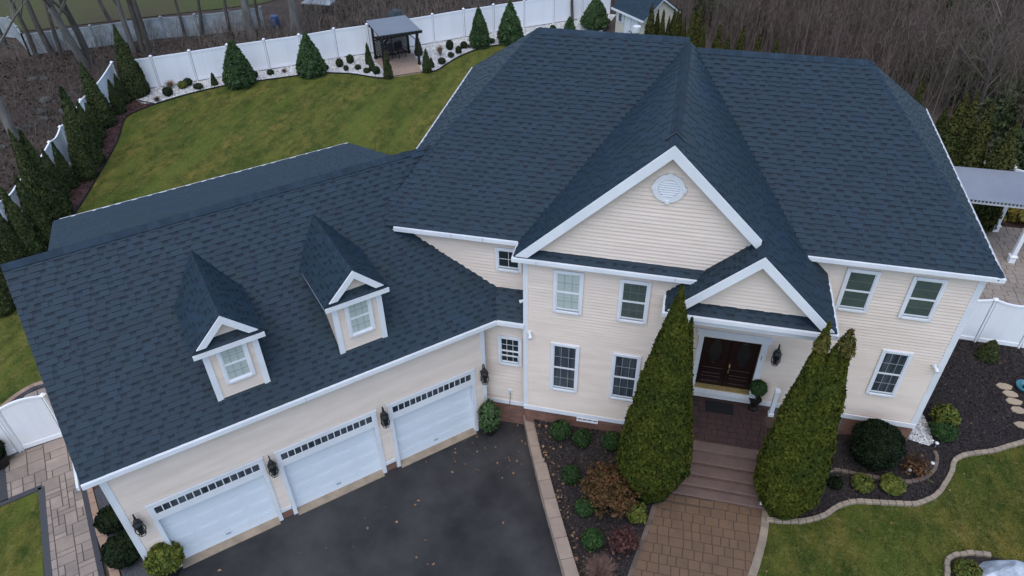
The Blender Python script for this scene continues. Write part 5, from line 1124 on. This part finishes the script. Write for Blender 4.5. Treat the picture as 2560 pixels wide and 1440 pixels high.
def chair(loc,rz,lb):
    t=empty('garden_chair',loc,lb,'chair','dark chairs under the pergola'); Rm=Matrix.Rotation(rz,4,'Z')
    def bx(nm,a,b,mt='furn'):
        m=MB(); v=MB(); v.abox(a[0],b[0],a[1],b[1],a[2],b[2]); m.add([Rm@Vector(p) for p in v.v],v.f); part(nm,m,mt,t)
    bx('seat',(-.26,-.25,.34),(.26,.25,.42)); bx('backrest',(-.26,.2,.42),(.26,.28,.88)); bx('armrest',(-.30,-.25,.58),(-.24,.25,.63)); bx('armrest',(.24,-.25,.58),(.30,.25,.63)); bx('cushion',(-.22,-.22,.42),(.22,.2,.49),'cushion')
    for x in (-.26,.22):
        for y in (-.25,.2): bx('leg',(x,y,0),(x+.04,y+.04,.34))
q=PP[0]; chair((q.x+.78,q.y+.05,.04),-.2,'dark chair under the pergola in front of the lattice, left one'); chair((q.x+1.42,q.y+.62,.04),.9,'dark chair under the pergola in front of the lattice, right one')
# shed
A,B,C_,E_=[Vector(p) for p in D['shed']]
A=Vector((-1.48,33.32,0)); B=Vector((.60,31.22,0)); d1=(B-A); L1=d1.length; d1.normalize(); d2=Vector((-d1.y,d1.x,0)); W2=3.0
shed=empty('shed',A,'cream garden shed with a dark shingle roof and white double doors behind the ridge','shed')
P=lambda s,t,z: d1*s+d2*t+UP*z
def sb(nm,lo,hi,mat,parent=shed,**k):
    m=MB(); m.box(P(*lo),d1*(hi[0]-lo[0]),d2*(hi[1]-lo[1]),UP*(hi[2]-lo[2])); return part(nm,m,mat,parent,**k)
s0,s1=.12,L1-.10
m=MB(); m.prism([P(s0,0.25,0),P(s0,W2-.25,0),P(s0,W2-.25,2.15),P(s0,W2/2,3.05),P(s0,.25,2.15)],d1*(s1-s0)); wl_=part('wall',m,'shedwall',shed)
for k in range(18): 
    z=.05+k*.115
    m=MB(); m.box(P(s0,.25-.012,z),d1*(s1-s0),-d2*.008,UP*.10); 
for sg in (0,1):
    a=P(-.05,0 if sg==0 else W2,2.05); b=P(-.05,W2/2,3.13); m=MB(); m.prism([a,b,b+UP*.06,a+UP*.06],d1*(L1+.1)); rfp=part('roof',m,'roofbase' ,shed)
    t_=(b-a).normalized(); nn=t_.cross(d1).normalized(); nn=nn if nn.z>0 else -nn; Ls=(b-a).length; k=0; mm=MB()
    while k*.2<Ls-.1:
        x=0
        while x<L1+.05:
            w=.45; mm.box(a+UP*.06+t_*k*.2+d1*(x+(k%2)*.0)+nn*.004,d1*(w-.01),t_*.2,nn*(.014 if (int(x/.45)+k)%2 else .008)); x+=w
        k+=1
    part('shingles',mm,['shingle'],rfp,kind='stuff')
sb('fascia',(-.08,-.04,1.96),(L1+.08,0,2.09),'white')
m=MB(); a=P(L1+.06,0,1.97); b=P(L1+.06,W2/2,3.03); c=P(L1+.06,W2,1.97); m.prism([a,b,b+UP*.13,a+UP*.11],d1*.03); m.prism([b,c,c+UP*.11,b+UP*.13],d1*.03); part('rake_board',m,'white',shed)
fw=sb('window',(.42,.20,1.32),(.78,.25,1.92),'white'); m=MB(); 
for i in range(2):
    for j in range(3): m.box(P(.46+i*.145,.185,1.37+j*.175),d1*.125,d2*.012,UP*.155)
part('pane',m,'glass',fw); sb('shutter',(.26,.20,1.30),(.40,.24,1.94),'white'); sb('shutter',(.80,.20,1.30),(.94,.24,1.94),'white')
for a in (1.05,1.72): 
    dd=sb('door',(a,.20,.08),(a+.62,.245,1.96),'white'); sb('handle',(a+(.52 if a<1.5 else .05),.16,.95),(a+(.57 if a<1.5 else .10),.20,1.05),'black',dd)
t=empty('patio_heater',(.35,30.6,.0),'grey cylinder-topped post standing in front of the shed doors','post'); m=MB(); m.tube([(0,0,0),(0,0,1.5)],[.12,.11],12); part('column',m,'screen',t); m=MB(); m.tube([(0,0,1.5),(0,0,1.62),(0,0,1.95)],[.14,.24,.23],14); part('hood',m,'white',t)
drape('shed_mulch',[(-4.2,34.5),(-1.2,33.4),(-.5,31.5),(-3,31.5)],.02,'litter',grid=2)
# pavilion at right
R5=[Vector(p) for p in D['rroof']]
o=Vector((16.58,14.07,hg(16.58,14.07)))
pv=empty('pavilion',o,'patio pavilion with a pale grey sloping roof and square white posts at the right edge','pavilion')
r0,r1,r2,r3=R5
m=MB(); m.prism([p-o for p in (r0,r1,r2,r3)],(0,0,.04)); part('roof_panel',m,'palegrey',pv)
n=26
for k in range(n):
    f=k/(n-1); a=r3.lerp(r2,f)-o; m=MB(); m.box(a+Vector((-.02,-.02,-.04)),(.035,0,0),(0,.06,0),(0,0,.08)); part('roof_rib',m,'blackwood',pv)
m=MB(); a=r3-o; b=r2-o; m.box(a+Vector((0,.15,-.2)),(b-a),(0,.09,0),(0,0,.16)); part('beam',m,'white',pv); a=r0-o; b=r1-o; m=MB(); m.box(a+Vector((0,-.25,-.2)),(b-a),(0,.09,0),(0,0,.16)); part('beam',m,'white',pv)
for i,(x,y) in enumerate([(16.58,14.07),(16.61,11.90),(14.6,14.1),(19.2,14.1),(19.2,11.9)]):
    if i==2: continue
    q=Vector((x,y,hg(x,y)))-o; zz_=2.85; m=MB(); m.abox(q.x-.075,q.x+.075,q.y-.075,q.y+.075,q.z,zz_-.35); pp=part('post',m,'vinyl',pv)
    m=MB(); m.abox(q.x-.11,q.x+.11,q.y-.11,q.y+.11,q.z,q.z+.28); m.abox(q.x-.14,q.x+.14,q.y-.14,q.y+.14,q.z+.28,q.z+.32); part('post_base',m,'vinyl',pp,bevel=.006)
# ================================================================ boulder, bowl, lights, bins
def rock(name,loc,r,mat,label,cat,seed=0,sq=(1,.7,.5),group=None,sub=4):
    bm=bmesh.new(); bmesh.ops.create_icosphere(bm,subdivisions=sub,radius=1); rr=random.Random(seed)
    pl_=[(Vector((rr.gauss(0,1),rr.gauss(0,1),rr.gauss(0,.7))).normalized(),rr.uniform(.62,.9)) for _ in range(14)]
    for v in bm.verts:
        for nrm,dd in pl_:
            e=v.co.dot(nrm)-dd
            if e>0: v.co-=nrm*e*.92
        v.co+=v.normal*0; v.co=Vector((v.co.x*sq[0],v.co.y*sq[1],max(-.1,v.co.z*sq[2])))*r
    me=bpy.data.meshes.new(name); bm.to_mesh(me); bm.free(); me.materials.append(M[mat]); ob=link(name,me,None,loc); return tag(ob,label,cat,group)
b=D['boulder_pts']; rock('boulder',(12.80,-2.62,.33),1.12,'boulder','large white and grey boulder in the small bed at the bottom right','boulder',4,(1.0,.62,.62))
t=empty('glazed_bowl',D['teal'],'teal glazed ceramic bowl in the dark bed at the right edge','bowl'); m=MB(); m.lathe((0,0,0),[(0,.12),(.12,.22),(.22,.26),(.22,.22),(.12,.16),(.11,.02)],20); part('bowl',m,'teal',t,smooth=True); m=MB(); m.tube([(.0,0,.11),(.02,.0,.22)],[.04,.07],8); part('spout',m,'black',t)
for q,lb in zip(D['solar'],['small round solar light beside the top left of the front walk','small white solar light at the front tip of the corner gravel','small white solar light inside the curved edging, near the front','small white solar light at the left of the reddish bush','small white solar light inside the curved edging, far right']):
    t=empty('solar_light',q,lb,'garden light','small solar garden lights'); m=MB(); m.tube([(0,0,0),(0,0,.18)],[.012,.012],6); part('stake',m,'screen',t); m=MB(); m.lathe((0,0,.18),[(0,.03),(.04,.055),(.06,.05),(.075,.01)],10); part('lamp_head',m,'solar',t)
q=D['blue'][0]; t=empty('blue_barrel',q,'blue plastic barrel among the leaves behind the back fence','barrel'); m=MB(); m.lathe((0,0,0),[(0,.25),(.1,.29),(.4,.3),(.7,.28),(.75,.24)],14); part('drum',m,'blue',t,smooth=True); m=MB(); m.lathe((0,0,.75),[(0,.25),(.04,.25)],14); part('lid',m,'blue',t)
q=D['blue'][1]; 
rock('tarp_heap',(q[0],q[1],0),.75,'bluetarp','heap under a blue tarp just behind the fence above the pergola roof','tarp',9,(1,.7,.9),sub=3)
q=D['table']; t=empty('garden_table',q,'grey table on thin black legs beyond the back fence','table'); m=MB(); m.abox(-1.1,1.1,-.5,.5,.72,.78); part('tabletop',m,'oldvinyl',t)
for x in (-1,1):
    for y in (-.42,.42): m=MB(); m.abox(x-.03,x+.03,y-.03,y+.03,0,.72); part('leg',m,'black',t)
# ================================================================ TREES
def tree_mesh(H,R0,seed,levels=3,twigs=1.,spread=.6,bend=.06,first=.35,k=6):
    rr=random.Random(seed); mt=MB(); mb=MB()
    def grow(p,d,L,r,lev,mb):
        n=6 if lev==0 else 4; pts=[p]; rs=[r]; q=p.copy(); dd=d.copy()
        for i in range(n):
            dd=(dd+Vector((rr.gauss(0,bend),rr.gauss(0,bend),rr.gauss(0,bend*.4)+(.03 if lev else 0)))).normalized(); q=q+dd*L/n; pts.append(q.copy()); rs.append(max(.006,r*(1-.82*(i+1)/n)))
        (mt if lev==0 else mb).tube(pts,rs,7 if lev==0 else (4 if lev==1 else 3),cap=False)
        if lev<levels:
            cnt={0:int(11*twigs),1:int(6*twigs),2:int(5*twigs)}.get(lev,3)
            for j in range(cnt):
                f=first+(1-first)*(j+rr.random())/cnt if lev==0 else .25+.75*rr.random(); i=min(int(f*n),n-1); b0=pts[i].lerp(pts[i+1],f*n-i)
                a=rr.random()*2*math.pi; side=(dd.orthogonal()*math.cos(a)+dd.cross(dd.orthogonal())*math.sin(a)).normalized()
                nd=(dd*(1-spread*.6)+side*spread+UP*.18).normalized(); grow(b0,nd,L*(.42 if lev==0 else .55)*(1.15-f*.5),max(.008,rs[i]*.5),lev+1,mb)
    grow(Vector((0,0,-.1)),Vector((rr.gauss(0,.03),rr.gauss(0,.03),1)).normalized(),H,R0,0,mb)
    return mt,mb
TM=[]
for i in range(6):
    mt,mb=tree_mesh(9.5,.2,300+i,levels=3,twigs=.95,first=.24,bend=.075); TM.append((mt,mb))
def put_tree(loc,meshes,label,sc=(1,1,1),rot=0,group=None,name='bare_tree',cat='tree'):
    t=link(name,None,None,loc); tag(t,label,cat,group); t.rotation_euler=(0,0,rot); t.scale=sc
    link('trunk',meshes[0],t); link('branches',meshes[1],t); return t
tm={}
def tmesh(i,bm_):
    if (i,bm_) not in tm: mt,mb=TM[i]; tm[(i,bm_)]=(mt.mesh('trunk',bm_,smooth=True),mb.mesh('branches','twig' if bm_=='bark' else bm_))
    return tm[(i,bm_)]
lbs={0:'bare tree before the far fence, leftmost near the fence bend',1:'bare tree beside the leftmost one, forking low before the far fence',2:'slender bare tree third from the left before the far fence',3:'thick pale-sided bare trunk, left one of the close pair at top left',4:'dark bare trunk, right one of the close pair at top left',5:'bare tree with a leaning stem before the corner arborvitae tip',6:'thick bare trunk just right of the corner arborvitae tip, left stem',7:'dark bare trunk right of the corner arborvitae tip, right stem',8:'thin bare tree crossing the far fence, left of centre',9:'thin bare tree crossing the middle of the far fence',10:'slender bare tree in front of the right half of the far fence',11:'thick pale trunk near the right end of the far fence',12:'thin dark tree at the right end of the far fence',13:'left stem of the big pale double trunk above the second conifer',14:'right stem of the big pale double trunk above the second conifer',15:'thin bare tree behind the fence above the pergola, left one',16:'thin bare tree behind the fence above the pergola, middle one',17:'thin bare tree behind the fence above the pergola, right one',18:'thin bare tree behind the fence left of the thin-tipped conifer',19:'large leaning grey trunk at the left edge behind the hedge row',20:'thin bare tree in the far top left corner',21:'thin bare tree beyond the far fence at top left',22:'thin bare tree behind the fence left of the pergola roof'}
pale={3,11,13,14,5,19}
for i,q in enumerate(D['trunks']):
    s=q[3]/.2*1.15; mh=tmesh(i%6,'bark_pale' if i in pale else 'bark'); big=q[3]>.15
    sx=max(s,.35); put_tree((q[0],q[1],0),mh,lbs[i],(sx,sx,(1.25 if big else .9)),i*1.3,'bare trees in the woods behind the fences')
# right-hand and back woods: bare trees one can tell apart only as trees share a label
rr=random.Random(77)
def in_woods(x,y):
    # beyond the back fence line on the right, and right of the yard
    return (y>33.5 and x>4.5) or (y>36.5 and x>0) or (x>5 and y>31.5-max(0,x-8)*.8 and y>30.5-max(0,x-9)*1.2) or (x>19.5 and y>9)
brush=[]; cnt=0
tries=0
while cnt<120 and tries<5000:
    tries+=1
    x=rr.uniform(2,45); y=rr.uniform(12,58)
    if not in_woods(x,y) or x>12+ .75*y+12: continue
    mh=tmesh(rr.randrange(6),'birch' if rr.random()<.10 else 'bark'); s=rr.uniform(.45,.9)
    put_tree((x,y,0),mh,'slender leafless tree in the brown woods behind the house',(s*.8,s*.8,s*rr.uniform(.8,1.2)),rr.random()*6.28,'leafless trees of the woods at upper right'); cnt+=1
cnt=0
while cnt<22:
    x=rr.uniform(-50,2); y=rr.uniform(36,62)
    if y<36-(x)*-.0 or (y<44 and x<-22): continue
    mh=tmesh(rr.randrange(6),'bark'); s=rr.uniform(.35,.6); put_tree((x,y,0),mh,'thin leafless tree in the leaf-strewn strip behind the back fence',(s,s,rr.uniform(.7,1.0)),rr.random()*6.28,'leafless trees behind the back fence'); cnt+=1
# brush: masses of thin stems nobody could count
def brushmass(name,region,n,h,mat,label,seed,lean=.35,w=.02,branch=5,hvar=.5,cat='brush',dens=None):
    r=np.random.RandomState(seed); P=[]
    x0,x1,y0,y1=region[:4]
    while len(P)<n:
        x=r.uniform(x0,x1); y=r.uniform(y0,y1)
        if region[4](x,y) and (dens is None or r.rand()<dens(x,y)): P.append((x,y))
    P=np.array(P); n=len(P); Vs=[];Fs=[]; k=0
    H=h*(1-hvar+2*hvar*r.rand(n)**1.3)
    a=r.rand(n)*2*math.pi; ln=lean*r.rand(n)
    base_=np.column_stack([P,np.array([hg(x,y) for x,y in P])-.05]); tip=base_+np.column_stack([np.cos(a)*ln*H,np.sin(a)*ln*H,H])
    def quads(b,t,w_):
        d=t-b; s=np.cross(d,r.normal(0,1,d.shape)); s/=np.linalg.norm(s,axis=1)[:,None]+1e-9; s*=w_
        return np.stack([b-s,b+s,t+s*.25,t-s*.25],1)
    Q=[quads(base_,tip,w)]
    b,t=base_,tip
    for j in range(branch):
        f=(.25+.7*r.rand(n))[:,None]; q=b+(t-b)*f; e=q+np.column_stack([r.normal(0,.20,n),r.normal(0,.20,n),.25+.35*r.rand(n)])*(H[:,None]*.42); Q.append(quads(q,e,w*.55))
        f=(.3+.6*r.rand(n))[:,None]; q2=q+(e-q)*f; e2=q2+np.column_stack([r.normal(0,.3,n),r.normal(0,.3,n),.1+.3*r.rand(n)])*(H[:,None]*.22); Q.append(quads(q2,e2,w*.4))
    V=np.concatenate(Q).reshape(-1,3); F=np.arange(len(V)).reshape(-1,4)
    o=link(name,mesh_np(name,V,F,mat)); return tag(o,label,cat,kind='stuff')
far_r=lambda x,y: in_woods(x,y)
brushmass('brush_thicket',(4,48,9,62,far_r),24000,3.4,'twigred','reddish-brown leafless thicket filling the woods at upper right',1,w=.017,branch=8,lean=.22)
brushmass('brush_thicket',(0,48,9,62,far_r),13000,2.4,'twig','grey-brown undergrowth between the trees at upper right',2,w=.017,branch=8,lean=.25)
left_w=lambda x,y: (x<-28.3+.0*y and y<24.5 and x+ (y-5)*.32<-24.2) 
lw=lambda x,y: (y< 24+ (x+37)*.62 and x< -24.2-(y-8)*.33) or (y>21.5+(x+27.4)*.74 and y<23+(x+37.5)*.62+ (0 if x<-24 else 5))
brushmass('woodland_brush',(-48,-22,-6,36,lw),6500,1.1,'twig','brown leafless brush on the leaf-covered ground left of the white fence',3,w=.012,branch=5,lean=.8)
bk=lambda x,y: y>20.8+(x+26.3)*.735+.8 and x>-27 and not in_woods(x,y) and (x>-23 or y<30)
brushmass('woodland_brush',(-27,6,22,58,bk),7000,1.4,'twig','brown leafless brush and saplings behind the back fence',4,w=.013,branch=5,lean=.6)
# evergreen patches at far right
r=np.random.RandomState(9)
def greenmass(name,cs,label,mat='brushgreen',n=9000,leaf=.10,seed=1):
    Vv=[];N_=[]
    for (x,y,z,R,H) in cs:
        k=int(n*R*R/6); u=r.normal(0,1,(k,3)); u/=np.linalg.norm(u,axis=1)[:,None]; u[:,2]=np.abs(u[:,2])
        rad=(.72+.33*r.rand(k))[:,None]; Vv.append(np.array([x,y,z])+u*rad*np.array([R,R,H])); N_.append(u)
    P=np.concatenate(Vv); N=np.concatenate(N_); V,F=leafcloud(P,N,leaf,.2,seed,spread=.9); o=link(name,mesh_np(name,V,F,mat)); return tag(o,label,'evergreens',kind='stuff')
cs=[(rr.uniform(24,38),rr.uniform(20,36),0,rr.uniform(1.2,2.2),rr.uniform(2.5,5)) for _ in range(16)]+[(rr.uniform(15,24),rr.uniform(24,36),0,rr.uniform(.9,1.6),rr.uniform(1.5,3.2)) for _ in range(14)]+[(rr.uniform(17,30),rr.uniform(22,40),0,rr.uniform(1.3,2.3),rr.uniform(3,4.6)) for _ in range(13)]+[(rr.uniform(19.5,23),rr.uniform(12,19),0,rr.uniform(.9,1.4),rr.uniform(1.5,3)) for _ in range(6)]+[(rr.uniform(18,25),rr.uniform(19,24),0,rr.uniform(.9,1.5),rr.uniform(1.5,3)) for _ in range(6)]
greenmass('evergreen_undergrowth',cs,n=4500,leaf=.13,label='dull green evergreen undergrowth in the woods at the far right')
cs=[(rr.uniform(4,30),rr.uniform(37,62),0,rr.uniform(.9,1.8),rr.uniform(1.2,3)) for _ in range(26)]
greenmass('evergreen_undergrowth',cs,'scattered olive-green undergrowth deep in the woods behind the ridge',n=6000,seed=3)
# ================================================================ scatter: leaf litter, rocks, lawn leaves
def scatter(name,P,size,mat,label,cat,seed,flat=.25,zoff=.01):
    r=np.random.RandomState(seed); n=len(P); Z=np.array([hg(x,y) for x,y in P])+zoff; PP_=np.column_stack([P,Z]); N=np.tile([0,0,1.],(n,1)); V,F=leafcloud(PP_,N,size,0,seed,aspect=1.2,spread=flat); o=link(name,mesh_np(name,V,F,mat)); return tag(o,label,cat,kind='stuff')
def pick(n,x0,x1,y0,y1,f,seed):
    r=np.random.RandomState(seed); out=[]
    while len(out)<n:
        x=r.uniform(x0,x1); y=r.uniform(y0,y1)
        if f(x,y): out.append((x,y))
    return np.array(out)
scatter('leaf_litter',pick(22000,-46,-20,-6,38,lw,1),.12,'litter','brown leaf litter on the ground left of the white fence','leaf litter',1,.5,.02)
scatter('leaf_litter',pick(14000,-27,6,22,52,bk,2),.13,'litter','brown leaf litter behind the back fence','leaf litter',2,.5,.02)
lawnf=lambda x,y: inpoly(x,y,LAWN[::-1]+BE+[(3,34),(3,10),(-3,8),(-8,-2),(-12,-4.2),(-16,-6)])
scatter('fallen_leaves',pick(420,-26,2,-4,34,lawnf,3),.06,'leaf','scattered pale fallen leaves on the back lawn','leaves',3,.5,.02)
frontl=lambda x,y: inpoly(x,y,WRp[::-1]+[(7.0,-1.9)]+EO[1:]+[(20,4),(20,-12),(5.8,-12)])
scatter('fallen_leaves',pick(160,5,16,-8,3,frontl,4),.05,'leaf','scattered fallen leaves on the front lawn','leaves',4,.5,.02)
bedf=lambda x,y: inpoly(x,y,bed1+WLp[::-1]+[(4.1,-1.7),(4.1,.05)]) and (x-xw(y)<.55 or random.random()<.12)
scatter('fallen_leaves',pick(260,0,4.2,-7,0,bedf,5),.065,'leaf','brown fallen leaves on the front mulch bed along the retaining wall','leaves',5,.7,.02)
sidef=lambda x,y: inpoly(x,y,EO+[(15.6,6.7),(11.4,6.8),(11.4,1.5),(6.9,1.0),(6.9,-1.9)])
scatter('fallen_leaves',pick(170,7,15.5,-2,6.6,sidef,6),.045,'leaf','few fallen leaves on the dark side bed','leaves',6,.7,.02)
dvf=lambda x,y: x<xw(y)-.2 and (x-GX)*gs-(y-GY)*gc>.1 and (y>-1.9 and x>-2 or random.random()<.10)
scatter('fallen_leaves',pick(110,-7,3,-7,.2,dvf,7),.062,'leaf','brown fallen leaves on the driveway, thickest in its inner corner','leaves',7,.7,.012)
# pebbles on white gravel, mulch chips
gf=lambda x,y: inpoly(x,y,BE+[(FB[-1][0]+.5,FB[-1][1])]+FB[::-1]+[(-27.6,19.4),(-26.0,18.6)]) and not inpoly(x,y,[(p[0],p[1]) for p in D['pav_pg']])
scatter('gravel_stones',pick(9000,-28,0,18,38,gf,8),.07,'pebble','white stones of the gravel bed along the back fence','gravel',8,.6,.03)
GPP=GPd+[(11.10,1.9),(11.10,3.4),(11.5,3.4)]
scatter('gravel_stones',pick(900,11,12,1.4,3.4,lambda x,y: inpoly(x,y,GPP),9),.05,'pebble','white stones at the right front corner of the house','gravel',9,.6,.045)
M['chip']=material('mulch_chip_mat',(.034,.027,.026),.95,island=.6)
M['redchip']=material('red_mulch_chip_mat',(.095,.048,.04),.95,island=.5)
scatter('mulch_chips',pick(9000,0,4.2,-8,.1,lambda x,y: inpoly(x,y,bed1+WLp[::-1]+[(4.1,-1.7),(4.1,.05)]),10),.05,'chip','dark mulch chips of the front bed','mulch',10,.7,.015)
scatter('mulch_chips',pick(13000,6.9,15.6,-2,6.8,sidef,11),.05,'chip','dark mulch chips of the side bed','mulch',11,.7,.027)
rowf=lambda x,y: inpoly(x,y,LE+[(-19.6,-3.0),(-22.5,-3),(-23.3,5.5),(-24.8,10.5),(-26.4,14.9),(-28,19.5),(-26.0,18.7)])
scatter('mulch_chips',pick(7000,-28,-19,-4,19.5,rowf,12),.07,'redchip','red-brown mulch chips under the hedge row','mulch',12,.7,.025)
# rocks in the woods at left
rr=random.Random(5)
for i in range(26):
    x=rr.uniform(-36,-29.2); y=rr.uniform(9,21)
    if i>=18: x=rr.uniform(-31,-28.6); y=rr.uniform(14,19)
    rock('field_stone',(x,y,-.02),rr.uniform(.18,.5),'rock','grey field stone half buried in leaves left of the white fence','stone',i,(1,rr.uniform(.6,.9),.6),'field stones in the woods at left',sub=2)
# grass blades
def blades(name,P,h,mat,label,seed):
    r=np.random.RandomState(seed); n=len(P); Z=np.array([hg(x,y) for x,y in P]); B0=np.column_stack([P,Z-.01]); a=r.rand(n)*2*math.pi; s=np.column_stack([np.cos(a),np.sin(a),np.zeros(n)])*.009; tip=B0+np.column_stack([r.normal(0,.35,n)*h,r.normal(0,.35,n)*h,h*(.5+.7*r.rand(n))])
    V=np.stack([B0-s,B0+s,tip],1).reshape(-1,3); F=np.arange(len(V)).reshape(-1,3); o=link(name,mesh_np(name,V,F,mat)); return tag(o,label,'grass',kind='stuff')
def fastpick(n,poly,seed):
    r=np.random.RandomState(seed); xs=[p[0] for p in poly]; ys=[p[1] for p in poly]; X=r.uniform(min(xs),max(xs),n*3); Y=r.uniform(min(ys),max(ys),n*3); c=np.zeros(len(X),bool); j=len(poly)-1
    for i in range(len(poly)):
        xi,yi=poly[i][:2]; xj,yj=poly[j][:2]
        if yi!=yj: c^=((yi>Y)!=(yj>Y))&(X<(xj-xi)*(Y-yi)/(yj-yi)+xi)
        j=i
    return np.column_stack([X[c],Y[c]])[:n]
FL=WRp[::-1][2:]+[(7.02,-1.98)]+EO[1:]+[(16,2.6),(16,-7),(5.9,-7)]
blades('grass_blades',fastpick(110000,FL,1),.05,'grass','short mottled grass blades of the front lawn',1)
BL=LAWN[::-1]+BE+[(0,30),(-2,12),(-6,2),(-12,-3.2),(-16.5,-.5),(-17,-4)]
blades('grass_blades',fastpick(240000,BL,2),.055,'grass','short mottled grass blades of the back lawn',2)
SP=[(-14.4,-6.3),(-13.98,-5.9),(-13.23,-5.15),(-11.15,-7.5),(-10.2,-9),(-15,-9)]
drape('side_lawn',SP,.0,'lawn',zf=lambda x,y:0,grid=2)
blades('grass_blades',fastpick(6000,SP,3),.05,'grass','short grass blades of the small patch beside the side path',3)
